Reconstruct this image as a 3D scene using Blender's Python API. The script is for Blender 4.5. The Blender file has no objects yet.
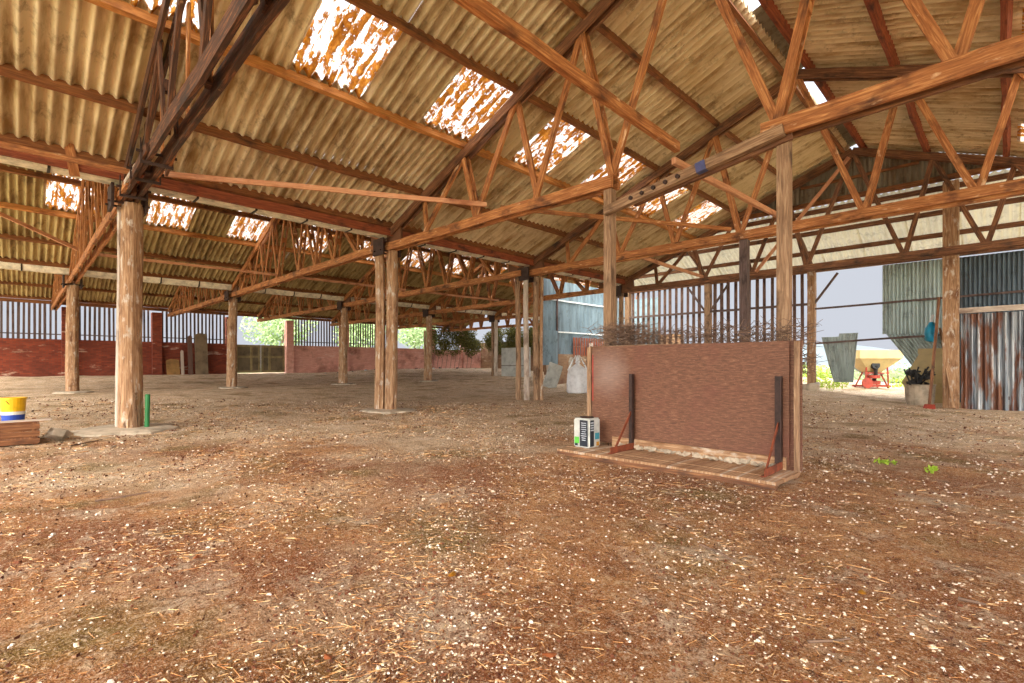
import bpy, bmesh, math, random
from mathutils import Vector, Matrix, noise
random.seed(7)
R = math.radians
scene = bpy.context.scene
C = scene.collection

# ------------------------------------------------------------------ camera
F = 495.0
EYE = 1.1
cam_d = bpy.data.cameras.new('camera')
cam = bpy.data.objects.new('camera', cam_d); C.objects.link(cam)
cam_d.sensor_width = 36.0; cam_d.sensor_fit = 'HORIZONTAL'
cam_d.lens = 36.0 * F / 1024.0
cam_d.shift_y = 22.5 / 1024.0
cam_d.clip_start = 0.05; cam_d.clip_end = 500
cam.location = (0, 0, EYE)
cam.rotation_euler = (R(90), 0, R(45))
scene.camera = cam

# ------------------------------------------------------------------ sky
world = bpy.data.worlds.new('overcast_sky'); scene.world = world
world.use_nodes = True
nt = world.node_tree; nt.nodes.clear()
def N(nt, t, **k):
    n = nt.nodes.new(t)
    for a, b in k.items(): setattr(n, a, b)
    return n
tc = N(nt, 'ShaderNodeTexCoord')
vd = N(nt, 'ShaderNodeVectorMath', operation='DOT_PRODUCT')
vd.inputs[1].default_value = Vector((0.38, -0.72, 0.50)).normalized()
mr = N(nt, 'ShaderNodeMapRange', interpolation_type='SMOOTHSTEP')
mr.inputs['From Min'].default_value = 0.15; mr.inputs['From Max'].default_value = 1.0
mr.inputs['To Min'].default_value = 0.0; mr.inputs['To Max'].default_value = 1.0
sp = N(nt, 'ShaderNodeSeparateXYZ')
mz = N(nt, 'ShaderNodeMapRange', interpolation_type='SMOOTHSTEP')
mz.inputs['From Min'].default_value = 0.15; mz.inputs['From Max'].default_value = 0.9
mz.inputs['To Min'].default_value = 0.72; mz.inputs['To Max'].default_value = 3.4
ad = N(nt, 'ShaderNodeMath', operation='MULTIPLY_ADD')
ad.inputs[1].default_value = 6.0
cx = N(nt, 'ShaderNodeMix', data_type='RGBA')
cx.inputs['A'].default_value = (0.86, 0.90, 1.0, 1); cx.inputs['B'].default_value = (1.0, 0.95, 0.86, 1)
bg = N(nt, 'ShaderNodeBackground')
wo = N(nt, 'ShaderNodeOutputWorld')
L = nt.links.new
L(tc.outputs['Generated'], vd.inputs[0]); L(vd.outputs['Value'], mr.inputs['Value'])
L(tc.outputs['Generated'], sp.inputs[0]); L(sp.outputs['Z'], mz.inputs['Value'])
L(mr.outputs['Result'], ad.inputs[0]); L(mz.outputs['Result'], ad.inputs[2])
L(mr.outputs['Result'], cx.inputs['Factor'])
L(cx.outputs['Result'], bg.inputs['Color']); L(ad.outputs[0], bg.inputs['Strength'])
L(bg.outputs[0], wo.inputs['Surface'])

# soft sun coming in low from the open side behind the camera
sun_d = bpy.data.lights.new('sun', 'SUN'); sun_d.energy = 6.5; sun_d.angle = R(35)
sun_d.color = (1.0, 0.93, 0.82)
sun = bpy.data.objects.new('sun', sun_d); C.objects.link(sun)
sun.rotation_euler = Vector((0.25, -0.75, 0.60)).to_track_quat('Z', 'Y').to_euler()

vs = scene.view_settings
vs.view_transform = 'Standard'; vs.look = 'None'; vs.gamma = 1.0; vs.use_curve_mapping = False
vs.exposure = 0.06

# ------------------------------------------------------------------ materials
def new_mat(name):
    m = bpy.data.materials.new(name); m.use_nodes = True
    nt = m.node_tree; nt.nodes.clear()
    out = N(nt, 'ShaderNodeOutputMaterial'); bs = N(nt, 'ShaderNodeBsdfPrincipled')
    nt.links.new(bs.outputs[0], out.inputs['Surface'])
    return m, nt, bs, out
def lin(c):
    return tuple(((v/255.0)/12.92 if v/255.0 <= 0.04045 else ((v/255.0+0.055)/1.055)**2.4) for v in c) + (1.0,)
def ramp(nt, src, stops, interp='LINEAR'):
    r = N(nt, 'ShaderNodeValToRGB'); e = r.color_ramp.elements; r.color_ramp.interpolation = interp
    while len(e) < len(stops): e.new(0.5)
    for i, (p, c) in enumerate(stops): e[i].position = p; e[i].color = lin(c)
    nt.links.new(src, r.inputs[0]); return r.outputs[0]
def coords(nt, kind='Object', scale=(1, 1, 1), rot=(0, 0, 0)):
    t = N(nt, 'ShaderNodeTexCoord'); m = N(nt, 'ShaderNodeMapping')
    m.inputs['Scale'].default_value = scale; m.inputs['Rotation'].default_value = rot
    nt.links.new(t.outputs[kind], m.inputs[0]); return m.outputs[0]
def wcoords(nt, scale=(1, 1, 1)):
    t = N(nt, 'ShaderNodeNewGeometry'); m = N(nt, 'ShaderNodeMapping')
    m.inputs['Scale'].default_value = scale
    nt.links.new(t.outputs['Position'], m.inputs[0]); return m.outputs[0]
def noi(nt, vec, scale=5, detail=4, rough=0.55, dist=0.0):
    n = N(nt, 'ShaderNodeTexNoise'); n.inputs['Scale'].default_value = scale
    n.inputs['Detail'].default_value = detail; n.inputs['Roughness'].default_value = rough
    n.inputs['Distortion'].default_value = dist
    nt.links.new(vec, n.inputs['Vector']); return n.outputs['Fac']
def mixc(nt, f, a, b, mode='MIX'):
    m = N(nt, 'ShaderNodeMix', data_type='RGBA', blend_type=mode)
    for s, v in (('Factor', f), ('A', a), ('B', b)):
        if isinstance(v, (int, float)): m.inputs[s].default_value = v
        elif isinstance(v, tuple): m.inputs[s].default_value = v if len(v) == 4 else lin(v)
        else: nt.links.new(v, m.inputs[s])
    return m.outputs['Result']
def bump(nt, bs, h, strength=0.3, dist=0.01):
    b = N(nt, 'ShaderNodeBump'); b.inputs['Strength'].default_value = strength; b.inputs['Distance'].default_value = dist
    nt.links.new(h, b.inputs['Height']); nt.links.new(b.outputs[0], bs.inputs['Normal'])
def rng(nt, v, a, b, c=0.0, d=1.0):
    m = N(nt, 'ShaderNodeMapRange')
    m.inputs['From Min'].default_value = a; m.inputs['From Max'].default_value = b
    m.inputs['To Min'].default_value = c; m.inputs['To Max'].default_value = d
    nt.links.new(v, m.inputs['Value']); return m.outputs['Result']

def wood_mat(name, c1, c2, c3, knots=(60, 30, 15), rough=0.75, wear=None, wearamt=0.62):
    m, nt, bs, out = new_mat(name)
    uv = coords(nt, 'UV', (14, 0.9, 1))
    g = noi(nt, uv, 3, 6, 0.65, 0.6)
    col = ramp(nt, g, [(0.25, c1), (0.5, c2), (0.72, c3)])
    uv2 = coords(nt, 'UV', (1.5, 0.8, 1))
    big = noi(nt, uv2, 2.2, 4, 0.6)
    col = mixc(nt, rng(nt, big, 0.53, 0.68, 0, 0.9), col, knots)
    if wear:
        w = noi(nt, coords(nt, 'UV', (3, 1.1, 1)), 3.1, 5, 0.6)
        col = mixc(nt, rng(nt, w, wearamt, wearamt + 0.1), col, wear)
    nt.links.new(col, bs.inputs['Base Color']); bs.inputs['Roughness'].default_value = rough
    bump(nt, bs, g, 0.5, 0.006)
    return m
M = {}
M['truss'] = wood_mat('orange_truss_timber', (100, 58, 30), (168, 106, 58), (220, 162, 102), (72, 38, 20), wear=(226, 190, 150), wearamt=0.62)
M['truss_dark'] = wood_mat('dark_truss_timber', (62, 38, 26), (112, 72, 46), (168, 118, 76), (38, 24, 18))
M['tarred'] = wood_mat('tarred_truss_timber', (26, 18, 14), (74, 44, 28), (156, 100, 62), (18, 12, 10), wear=(208, 160, 118), wearamt=0.68)
M['purlin'] = wood_mat('brown_purlin_timber', (84, 46, 22), (128, 78, 40), (166, 112, 62), (58, 30, 16))
M['purlin_lit'] = wood_mat('lit_purlin_timber', (150, 94, 42), (188, 124, 62), (216, 160, 96), (120, 66, 30))  # lighter copy of the purlin timber, with the light painted into its colour
M['red_wood'] = wood_mat('red_brown_timber', (92, 40, 22), (138, 68, 38), (170, 100, 62), (64, 28, 18))
M['lath'] = wood_mat('pale_pink_lath', (172, 112, 78), (204, 146, 108), (224, 178, 142), (150, 90, 60))
M['pole'] = wood_mat('weathered_post_timber', (92, 62, 40), (162, 124, 90), (204, 172, 138), (104, 64, 36), 0.85, wear=(196, 184, 168), wearamt=0.56)
M['pole_brown'] = wood_mat('brown_post_timber', (84, 60, 42), (146, 114, 86), (194, 162, 128), (68, 46, 32), 0.85)
M['board'] = wood_mat('grey_boarding', (66, 52, 50), (96, 78, 74), (126, 108, 100), (60, 46, 42), 0.9)
M['board_rust'] = wood_mat('brown_boarding', (70, 50, 44), (104, 78, 66), (140, 112, 96), (56, 38, 32), 0.9)
M['crate'] = wood_mat('crate_wood', (74, 44, 26), (126, 80, 48), (176, 124, 82), (46, 28, 18), 0.85)
M['bleached'] = wood_mat('bleached_timber', (150, 132, 118), (188, 172, 156), (212, 200, 188), (128, 108, 94), 0.85)

def sheet_mat(name, base, alt, dirt, rough=0.85, streak=(2.5, 0.6, 0.6), moss=None):
    m, nt, bs, out = new_mat(name)
    w = wcoords(nt, streak); n1 = noi(nt, w, 1.7, 6, 0.65)
    w2 = wcoords(nt, (1, 1, 1)); n2 = noi(nt, w2, 0.55, 3, 0.5); n3 = noi(nt, w2, 9, 5, 0.7)
    col = mixc(nt, rng(nt, n2, 0.35, 0.65), base, alt)
    col = mixc(nt, rng(nt, n1, 0.46, 0.66), col, dirt)
    n4 = noi(nt, w2, 3.1, 6, 0.75); col = mixc(nt, rng(nt, n4, 0.54, 0.68, 0, 0.7), col, tuple(int(v*0.72) for v in dirt))
    if moss:
        col = mixc(nt, rng(nt, n3, 0.6, 0.72), col, moss)
    at = N(nt, 'ShaderNodeAttribute', attribute_name='tone')
    hs = N(nt, 'ShaderNodeHueSaturation'); nt.links.new(at.outputs['Fac'], hs.inputs['Value']); nt.links.new(col, hs.inputs['Color'])
    nt.links.new(hs.outputs[0], bs.inputs['Base Color']); bs.inputs['Roughness'].default_value = rough
    bump(nt, bs, n3, 0.15, 0.004)
    return m
M['roof'] = sheet_mat('fibre_cement_roof_sheet', (222, 204, 170), (206, 184, 144), (154, 122, 78), streak=(0.5, 3.0, 0.5))
M['roof_far'] = sheet_mat('lichened_roof_sheet', (192, 172, 122), (166, 144, 96), (118, 92, 52), streak=(0.5, 3.0, 0.5))
M['roof_pale'] = sheet_mat('pale_roof_sheet', (232, 226, 200), (216, 206, 170), (190, 176, 140), streak=(3, 0.5, 0.5))
M['blue_sheet'] = sheet_mat('blue_grey_cladding', (106, 126, 136), (120, 138, 146), (88, 102, 108), 0.5, streak=(0.6, 2, 0.4))
M['green_sheet'] = sheet_mat('grey_green_galvanised_sheet', (160, 178, 176), (178, 190, 186), (128, 140, 136), 0.45, streak=(3, 3, 0.4))
M['dark_sheet'] = sheet_mat('dark_blue_grey_sheet', (74, 90, 102), (92, 106, 116), (56, 62, 68), 0.5, streak=(3, 3, 0.4))
M['gable_sheet'] = sheet_mat('grey_brown_gable_sheet', (142, 132, 112), (120, 108, 88), (98, 76, 52), 0.8, streak=(3, 3, 0.4))

nt = M['roof_pale'].node_tree
pb = [n for n in nt.nodes if n.type == 'BSDF_PRINCIPLED'][0]; po = [n for n in nt.nodes if n.type == 'OUTPUT_MATERIAL'][0]
tr = N(nt, 'ShaderNodeBsdfTranslucent'); tr.inputs[0].default_value = (0.85, 0.8, 0.6, 1)
mx = N(nt, 'ShaderNodeMixShader'); mx.inputs[0].default_value = 0.14
nt.links.new(pb.outputs[0], mx.inputs[1]); nt.links.new(tr.outputs[0], mx.inputs[2]); nt.links.new(mx.outputs[0], po.inputs['Surface'])
# rusty galvanised sheet
m, nt, bs, out = new_mat('rust_striped_galvanised_sheet')
n1 = noi(nt, wcoords(nt, (5.5, 5.5, 0.22)), 2.2, 5, 0.65)
n2 = noi(nt, wcoords(nt, (3.2, 0.8, 0.5)), 1.7, 4, 0.6)
col = ramp(nt, n1, [(0.36, (48, 54, 62)), (0.5, (128, 136, 144)), (0.62, (188, 192, 194))])
rust = ramp(nt, n1, [(0.3, (56, 34, 26)), (0.5, (106, 66, 48)), (0.7, (150, 106, 78))])
f = rng(nt, n2, 0.48, 0.56)
nt.links.new(mixc(nt, f, col, rust), bs.inputs['Base Color'])
bs.inputs['Roughness'].default_value = 0.55; bs.inputs['Metallic'].default_value = 0.15
M['rusty'] = m

# translucent sheets blotched with rust-coloured lichen
m, nt, bs, out = new_mat('blotched_translucent_sheet')
n1 = noi(nt, wcoords(nt, (1.0, 1.5, 1.0)), 9, 6, 0.72, 0.4)
n2 = noi(nt, wcoords(nt, (0.5, 3.2, 0.5)), 4, 4, 0.6)
ad1 = N(nt, 'ShaderNodeMath', operation='ADD'); nt.links.new(n1, ad1.inputs[0]); nt.links.new(n2, ad1.inputs[1])
f = rng(nt, ad1.outputs[0], 0.94, 1.0)
tr = N(nt, 'ShaderNodeBsdfTranslucent'); tr.inputs[0].default_value = (0.92, 0.9, 0.82, 1)
tp = N(nt, 'ShaderNodeBsdfTransparent'); tp.inputs[0].default_value = (0.95, 0.95, 0.93, 1)
mx = N(nt, 'ShaderNodeMixShader'); mx.inputs[0].default_value = 0.45
nt.links.new(tr.outputs[0], mx.inputs[1]); nt.links.new(tp.outputs[0], mx.inputs[2])
bc = ramp(nt, n1, [(0.35, (112, 66, 20)), (0.55, (176, 112, 34)), (0.7, (214, 160, 70))])
t2 = N(nt, 'ShaderNodeBsdfTranslucent'); nt.links.new(bc, t2.inputs[0])
nt.links.new(bc, bs.inputs['Base Color']); bs.inputs['Roughness'].default_value = 0.9
m2 = N(nt, 'ShaderNodeMixShader'); m2.inputs[0].default_value = 0.25
nt.links.new(bs.outputs[0], m2.inputs[1]); nt.links.new(t2.outputs[0], m2.inputs[2])
m3 = N(nt, 'ShaderNodeMixShader'); nt.links.new(f, m3.inputs[0])
nt.links.new(mx.outputs[0], m3.inputs[1]); nt.links.new(m2.outputs[0], m3.inputs[2])
nt.links.new(m3.outputs[0], out.inputs['Surface'])
M['skylight'] = m

def plain(name, c, rough=0.7, metal=0.0, var=0.12, scale=6):
    m, nt, bs, out = new_mat(name)
    n = noi(nt, coords(nt, 'Object'), scale, 5, 0.65)
    d = tuple(max(0, int(v*(1-var*2))) for v in c); b = tuple(min(255, int(v*(1+var))) for v in c)
    nt.links.new(ramp(nt, n, [(0.3, d), (0.5, c), (0.7, b)]), bs.inputs['Base Color'])
    bs.inputs['Roughness'].default_value = rough; bs.inputs['Metallic'].default_value = metal
    bump(nt, bs, n, 0.25, 0.005)
    return m
def leaf_mat_early(name, a, b, c):
    m, nt, bs, out = new_mat(name)
    n = noi(nt, wcoords(nt), 23, 3, 0.7)
    nt.links.new(ramp(nt, n, [(0.38, a), (0.5, b), (0.62, c)]), bs.inputs['Base Color']); bs.inputs['Roughness'].default_value = 0.9
    return m
M['concrete'] = plain('pale_concrete', (178, 164, 144), 0.9, 0, 0.14, 5)
M['concrete_wall'] = plain('grey_concrete', (176, 178, 172), 0.9, 0, 0.1, 3)
M['gutter'] = plain('grey_gutter_concrete', (222, 214, 194), 0.85, 0, 0.14, 4)
M['black_joint'] = plain('black_joint_metal', (34, 28, 24), 0.6)
M['steel'] = plain('dark_rusty_steel', (62, 44, 38), 0.6, 0.3, 0.2, 12)
M['rust'] = plain('red_rust', (126, 62, 36), 0.8, 0.1, 0.2, 9)
M['white_paint'] = plain('white_painted_rail', (224, 226, 224), 0.5, 0, 0.04)
M['red_paint'] = plain('red_machine_paint', (150, 56, 40), 0.5, 0, 0.15)
M['cream'] = plain('cream_plastic', (186, 166, 116), 0.55, 0, 0.06, 3)
M['black'] = plain('black_rubber', (30, 30, 32), 0.6)
M['white_fabric'] = plain('white_woven_plastic', (226, 228, 230), 0.8, 0, 0.05, 8)
M['cyan'] = plain('cyan_plastic_bag', (30, 150, 190), 0.5, 0, 0.1)
M['yellow'] = plain('yellow_plastic', (246, 194, 20), 0.4, 0, 0.05)
M['blue_label'] = plain('blue_label', (34, 70, 170), 0.5, 0, 0.05)
M['white_label'] = plain('white_label', (232, 232, 228), 0.5, 0, 0.04)
M['green_plastic'] = plain('green_plastic', (36, 116, 60), 0.5, 0, 0.1)
M['tin_white'] = plain('off_white_tin', (196, 198, 192), 0.4, 0.1, 0.08, 8)
M['tin_dark'] = plain('dark_navy_print', (30, 38, 48), 0.45)
M['tin_text'] = plain('pale_print', (190, 198, 206), 0.5)
M['lime'] = plain('lime_green_print', (96, 190, 70), 0.5)
M['teal'] = plain('teal_print', (60, 150, 170), 0.5)
M['twig'] = plain('dry_twigs', (116, 92, 76), 0.9, 0, 0.2, 9)
M['straw'] = leaf_mat_early('straw_bits', (140, 82, 40), (186, 134, 80), (216, 186, 138))
M['chip'] = leaf_mat_early('chip_bits', (150, 112, 82), (198, 174, 146), (232, 224, 212))
M['chip_dark'] = plain('dark_crumbs', (96, 52, 30), 0.95, 0, 0.2, 3)
M['leaf_dry'] = plain('yellow_brown_leaf', (206, 148, 46), 0.7)
M['leaf_brown'] = plain('brown_leaf', (176, 104, 60), 0.8)
M['rubble'] = plain('rubble', (170, 156, 138), 0.9, 0, 0.15)
M['blue_wrap'] = plain('blue_paint_mark', (74, 80, 128), 0.6)
M['gate'] = plain('grey_olive_gate_panel', (112, 98, 74), 0.85, 0, 0.12, 2)
M['gate_frame'] = plain('pale_olive_gate_frame', (142, 126, 86), 0.85, 0, 0.12, 2)
M['slab'] = plain('mossy_grey_slab', (122, 104, 80), 0.9, 0, 0.14, 2)
M['tan_board'] = plain('tan_board', (150, 112, 62), 0.85, 0, 0.12, 2)

def leaf_mat(name, a, b, c):
    m, nt, bs, out = new_mat(name)
    n = noi(nt, wcoords(nt), 7, 3, 0.6)
    col = ramp(nt, n, [(0.3, a), (0.5, b), (0.7, c)])
    nt.links.new(col, bs.inputs['Base Color']); bs.inputs['Roughness'].default_value = 0.7
    t = N(nt, 'ShaderNodeBsdfTranslucent'); nt.links.new(col, t.inputs[0])
    x = N(nt, 'ShaderNodeMixShader'); x.inputs[0].default_value = 0.35
    nt.links.new(bs.outputs[0], x.inputs[1]); nt.links.new(t.outputs[0], x.inputs[2]); nt.links.new(x.outputs[0], out.inputs['Surface'])
    return m
M['ivy'] = leaf_mat('ivy_leaves', (52, 60, 22), (92, 88, 34), (138, 128, 60))
M['weed'] = leaf_mat('bright_weed_leaves', (120, 160, 36), (168, 196, 60), (206, 222, 100))
M['tree'] = leaf_mat('far_tree_leaves', (122, 150, 96), (160, 184, 130), (200, 214, 176))

def brick_mat(name, c1, c2, mortar, smear, amt):
    m, nt, bs, out = new_mat(name)
    # brick face coordinates: along y and z of the place
    g = N(nt, 'ShaderNodeNewGeometry'); s = N(nt, 'ShaderNodeSeparateXYZ'); cb = N(nt, 'ShaderNodeCombineXYZ')
    nt.links.new(g.outputs['Position'], s.inputs[0])
    sm = N(nt, 'ShaderNodeMath', operation='ADD'); nt.links.new(s.outputs['X'], sm.inputs[0]); nt.links.new(s.outputs['Y'], sm.inputs[1])
    nt.links.new(sm.outputs[0], cb.inputs[0]); nt.links.new(s.outputs['Z'], cb.inputs[1])
    b = N(nt, 'ShaderNodeTexBrick'); b.inputs['Scale'].default_value = 1.0
    b.inputs['Brick Width'].default_value = 0.225; b.inputs['Row Height'].default_value = 0.075
    b.inputs['Mortar Size'].default_value = 0.008; b.inputs['Color1'].default_value = lin(c1); b.inputs['Color2'].default_value = lin(c2)
    b.inputs['Mortar'].default_value = lin(mortar)
    nt.links.new(cb.outputs[0], b.inputs['Vector'])
    n = noi(nt, wcoords(nt, (1, 0.7, 2.6)), 1.3, 6, 0.65)
    col = mixc(nt, rng(nt, n, amt, amt + 0.08), b.outputs['Color'], smear)
    n2 = noi(nt, wcoords(nt, (1, 1, 1)), 0.9, 4, 0.6)
    col = mixc(nt, rng(nt, n2, 0.52, 0.7, 0, 0.7), col, (96, 44, 28))
    nt.links.new(col, bs.inputs['Base Color']); bs.inputs['Roughness'].default_value = 0.9
    return m
M['brick'] = brick_mat('worn_red_brick', (150, 66, 40), (112, 46, 30), (104, 66, 50), (200, 172, 150), 0.6)
M['brick_pink'] = brick_mat('pink_painted_brick', (226, 168, 150), (208, 146, 130), (196, 150, 132), (222, 176, 160), 0.58)
M['brick_tan'] = brick_mat('dull_tan_brick', (150, 116, 84), (130, 96, 70), (140, 116, 92), (170, 150, 124), 0.58)

# plywood of the free-standing board
m, nt, bs, out = new_mat('weathered_red_brown_plywood')
n1 = noi(nt, coords(nt, 'Object', (3.5, 1, 26)), 3, 6, 0.75, 0.3)
n2 = noi(nt, coords(nt, 'Object', (1, 1, 1)), 1.6, 4, 0.6)
n3 = noi(nt, coords(nt, 'Object', (1, 1, 1)), 55, 3, 0.7)
col = ramp(nt, n1, [(0.3, (78, 48, 34)), (0.5, (110, 72, 52)), (0.7, (148, 106, 80))])
col = mixc(nt, rng(nt, n2, 0.5, 0.66, 0, 0.6), col, (112, 66, 52))
col = mixc(nt, rng(nt, n3, 0.62, 0.7, 0, 0.5), col, (186, 140, 116))
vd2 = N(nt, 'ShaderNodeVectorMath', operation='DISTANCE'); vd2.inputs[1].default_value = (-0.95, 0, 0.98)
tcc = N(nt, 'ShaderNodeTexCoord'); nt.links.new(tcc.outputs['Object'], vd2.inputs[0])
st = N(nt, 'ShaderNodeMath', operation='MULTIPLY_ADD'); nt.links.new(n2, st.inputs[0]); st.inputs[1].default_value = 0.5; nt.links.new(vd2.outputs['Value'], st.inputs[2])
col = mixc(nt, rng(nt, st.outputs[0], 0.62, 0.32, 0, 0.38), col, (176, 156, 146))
nt.links.new(col, bs.inputs['Base Color']); bs.inputs['Roughness'].default_value = 0.7
bump(nt, bs, n1, 0.3, 0.004)
M['ply'] = m

# earth floor
m, nt, bs, out = new_mat('littered_earth')
w = wcoords(nt)
big = noi(nt, w, 0.38, 5, 0.6); mid = noi(nt, w, 2.4, 6, 0.7); fine = noi(nt, w, 24, 6, 0.8); vf = noi(nt, w, 90, 3, 0.8)
gr = noi(nt, wcoords(nt, (1, 1, 1)), 0.9, 4, 0.6)
xf = noi(nt, w, 150, 2, 0.8); red = noi(nt, w, 0.6, 3, 0.5)
col = ramp(nt, mid, [(0.3, (112, 64, 30)), (0.43, (160, 100, 54)), (0.55, (190, 132, 80)), (0.7, (210, 164, 114))])
col = mixc(nt, rng(nt, red, 0.48, 0.60, 0, 0.8), col, (132, 64, 28))
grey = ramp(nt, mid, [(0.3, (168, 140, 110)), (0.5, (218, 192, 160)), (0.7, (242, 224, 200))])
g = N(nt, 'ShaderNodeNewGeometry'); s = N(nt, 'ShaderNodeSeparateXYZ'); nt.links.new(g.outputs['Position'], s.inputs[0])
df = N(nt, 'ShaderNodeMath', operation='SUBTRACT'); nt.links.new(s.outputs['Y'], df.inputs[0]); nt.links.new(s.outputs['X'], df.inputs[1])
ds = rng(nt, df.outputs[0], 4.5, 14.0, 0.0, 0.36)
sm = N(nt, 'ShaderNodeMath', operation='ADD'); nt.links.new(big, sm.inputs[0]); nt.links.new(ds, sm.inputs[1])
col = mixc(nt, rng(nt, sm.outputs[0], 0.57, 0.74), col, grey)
col = mixc(nt, rng(nt, gr, 0.53, 0.66, 0, 0.8), col, (112, 94, 34))
pw = noi(nt, w, 1.3, 6, 0.75)                               # white powdery patches
pp = N(nt, 'ShaderNodeMath', operation='MULTIPLY'); nt.links.new(rng(nt, pw, 0.53, 0.62), pp.inputs[0]); nt.links.new(rng(nt, fine, 0.4, 0.6, 0.2, 1.0), pp.inputs[1])
col = mixc(nt, pp.outputs[0], col, (214, 194, 170))
cl = noi(nt, w, 9, 5, 0.8)
col = mixc(nt, rng(nt, cl, 0.45, 0.37, 0, 0.7), col, (82, 44, 22))
col = mixc(nt, rng(nt, cl, 0.57, 0.63, 0, 0.6), col, (214, 184, 148))
col = mixc(nt, rng(nt, fine, 0.45, 0.37, 0, 0.85), col, (60, 32, 18))
col = mixc(nt, rng(nt, fine, 0.56, 0.62, 0, 0.85), col, (222, 194, 160))
col = mixc(nt, rng(nt, vf, 0.55, 0.64, 0, 0.7), col, (226, 204, 180))
col = mixc(nt, rng(nt, vf, 0.46, 0.38, 0, 0.75), col, (70, 38, 20))
col = mixc(nt, rng(nt, xf, 0.54, 0.62, 0, 0.5), col, (214, 170, 124))
nt.links.new(col, bs.inputs['Base Color']); bs.inputs['Roughness'].default_value = 0.95
bs.inputs['Specular IOR Level'].default_value = 0.2
ah = N(nt, 'ShaderNodeMath', operation='MULTIPLY_ADD'); nt.links.new(fine, ah.inputs[0]); ah.inputs[1].default_value = 0.8; nt.links.new(mid, ah.inputs[2])
ah2 = N(nt, 'ShaderNodeMath', operation='MULTIPLY_ADD'); nt.links.new(vf, ah2.inputs[0]); ah2.inputs[1].default_value = 0.4; nt.links.new(ah.outputs[0], ah2.inputs[2])
bump(nt, bs, ah2.outputs[0], 1.0, 0.05)
M['earth'] = m
m, nt, bs, out = new_mat('pale_yard_grass')
n1 = noi(nt, w if False else wcoords(nt), 1.5, 6, 0.7)
nt.links.new(ramp(nt, n1, [(0.3, (142, 150, 92)), (0.5, (186, 184, 140)), (0.7, (214, 204, 172))]), bs.inputs['Base Color'])
bs.inputs['Roughness'].default_value = 1.0
M['yard'] = m
M['yard_grass'] = plain('yard_grass', (96, 102, 60), 1.0, 0, 0.22, 2.0)
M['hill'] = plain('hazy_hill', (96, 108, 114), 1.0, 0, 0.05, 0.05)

# ------------------------------------------------------------------ building helpers
def bm_new(): 
    b = bmesh.new(); b.loops.layers.uv.new('UVMap'); return b
def worldloc(p):
    l = Vector((0, 0, 0))
    while p is not None: l += p.location; p = p.parent
    return l
def obj(name, bm, mat, parent=None, smooth=False, tone=None):
    me = bpy.data.meshes.new(name)
    off = worldloc(parent) if parent is not None else Vector((0, 0, 0))
    bmesh.ops.recalc_face_normals(bm, faces=bm.faces) if not getattr(bm, 'keep', False) else None
    if off.length > 0: bmesh.ops.translate(bm, vec=-off, verts=bm.verts)
    bm.to_mesh(me); bm.free()
    me.materials.append(mat)
    if smooth:
        for p in me.polygons: p.use_smooth = True
    o = bpy.data.objects.new(name, me); C.objects.link(o)
    if parent is not None: o.parent = parent
    return o
def tag(o, label, cat, group=None):
    o['label'] = label; o['category'] = cat
    if group: o['group'] = group
    return o
def thing(name, label, cat, loc, group=None):
    o = bpy.data.objects.new(name, None); C.objects.link(o); o.location = loc
    o.empty_display_size = 0.2
    return tag(o, label, cat, group)
def struct(o): o['kind'] = 'structure'; return o
def recenter(o):
    """put the origin of a one-mesh thing at the foot of its mesh"""
    vsx = [v.co for v in o.data.vertices]
    mn = Vector((min(v.x for v in vsx), min(v.y for v in vsx), min(v.z for v in vsx)))
    mx = Vector((max(v.x for v in vsx), max(v.y for v in vsx), max(v.z for v in vsx)))
    c = Vector(((mn.x+mx.x)/2, (mn.y+mx.y)/2, mn.z))
    o.data.transform(Matrix.Translation(-c)); o.location = c
    return o
def beam(bm, p0, p1, w, h, up=(0, 0, 1), seg=None, warp=0.006, taper=1.0):
    """sawn timber from p0 to p1; w across, h along 'up'; grain runs along v"""
    p0 = Vector(p0); p1 = Vector(p1); d = p1-p0; ln = d.length; d = d/ln
    up = Vector(up); s = d.cross(up)
    if s.length < 1e-4: s = d.cross(Vector((1, 0, 0)))
    s.normalize(); u = s.cross(d).normalized()
    seg = seg or max(1, min(12, int(ln/0.6)))
    uvl = bm.loops.layers.uv.active
    rings = []; ou, ov = random.random()*9, random.random()*9
    for i in range(seg+1):
        t = i/seg; c = p0 + d*(ln*t)
        if 0 < i < seg: c = c + s*random.uniform(-warp, warp) + u*random.uniform(-warp, warp)
        k = 1+(taper-1)*t
        rings.append([bm.verts.new(c + s*(a*w/2*k) + u*(b*h/2*k)) for a, b in ((-1, -1), (1, -1), (1, 1), (-1, 1))])
    per = [0, w, w+h, 2*w+h, 2*w+2*h]
    for i in range(seg):
        for j in range(4):
            f = bm.faces.new((rings[i][j], rings[i][(j+1) % 4], rings[i+1][(j+1) % 4], rings[i+1][j]))
            vv = [(per[j], i), (per[j+1], i), (per[j+1], i+1), (per[j], i+1)]
            for l, (a, b) in zip(f.loops, vv): l[uvl].uv = (a+ou, b*ln/seg+ov)
    for rr in (rings[0], rings[-1]):
        f = bm.faces.new(rr)
        for l, (a, b) in zip(f.loops, ((0, 0), (w, 0), (w, h), (0, h))): l[uvl].uv = (a+ou, b*0.05+ov)
def box(bm, x0, x1, y0, y1, z0, z1):
    v = [bm.verts.new((x, y, z)) for z in (z0, z1) for x, y in ((x0, y0), (x1, y0), (x1, y1), (x0, y1))]
    uvl = bm.loops.layers.uv.active
    for q in ((0, 3, 2, 1), (4, 5, 6, 7), (0, 1, 5, 4), (1, 2, 6, 5), (2, 3, 7, 6), (3, 0, 4, 7)):
        f = bm.faces.new([v[i] for i in q])
        for l in f.loops:
            c = l.vert.co; n = abs(x1-x0) < abs(y1-y0)
            l[uvl].uv = ((c.y if n else c.x), c.z)
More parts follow.
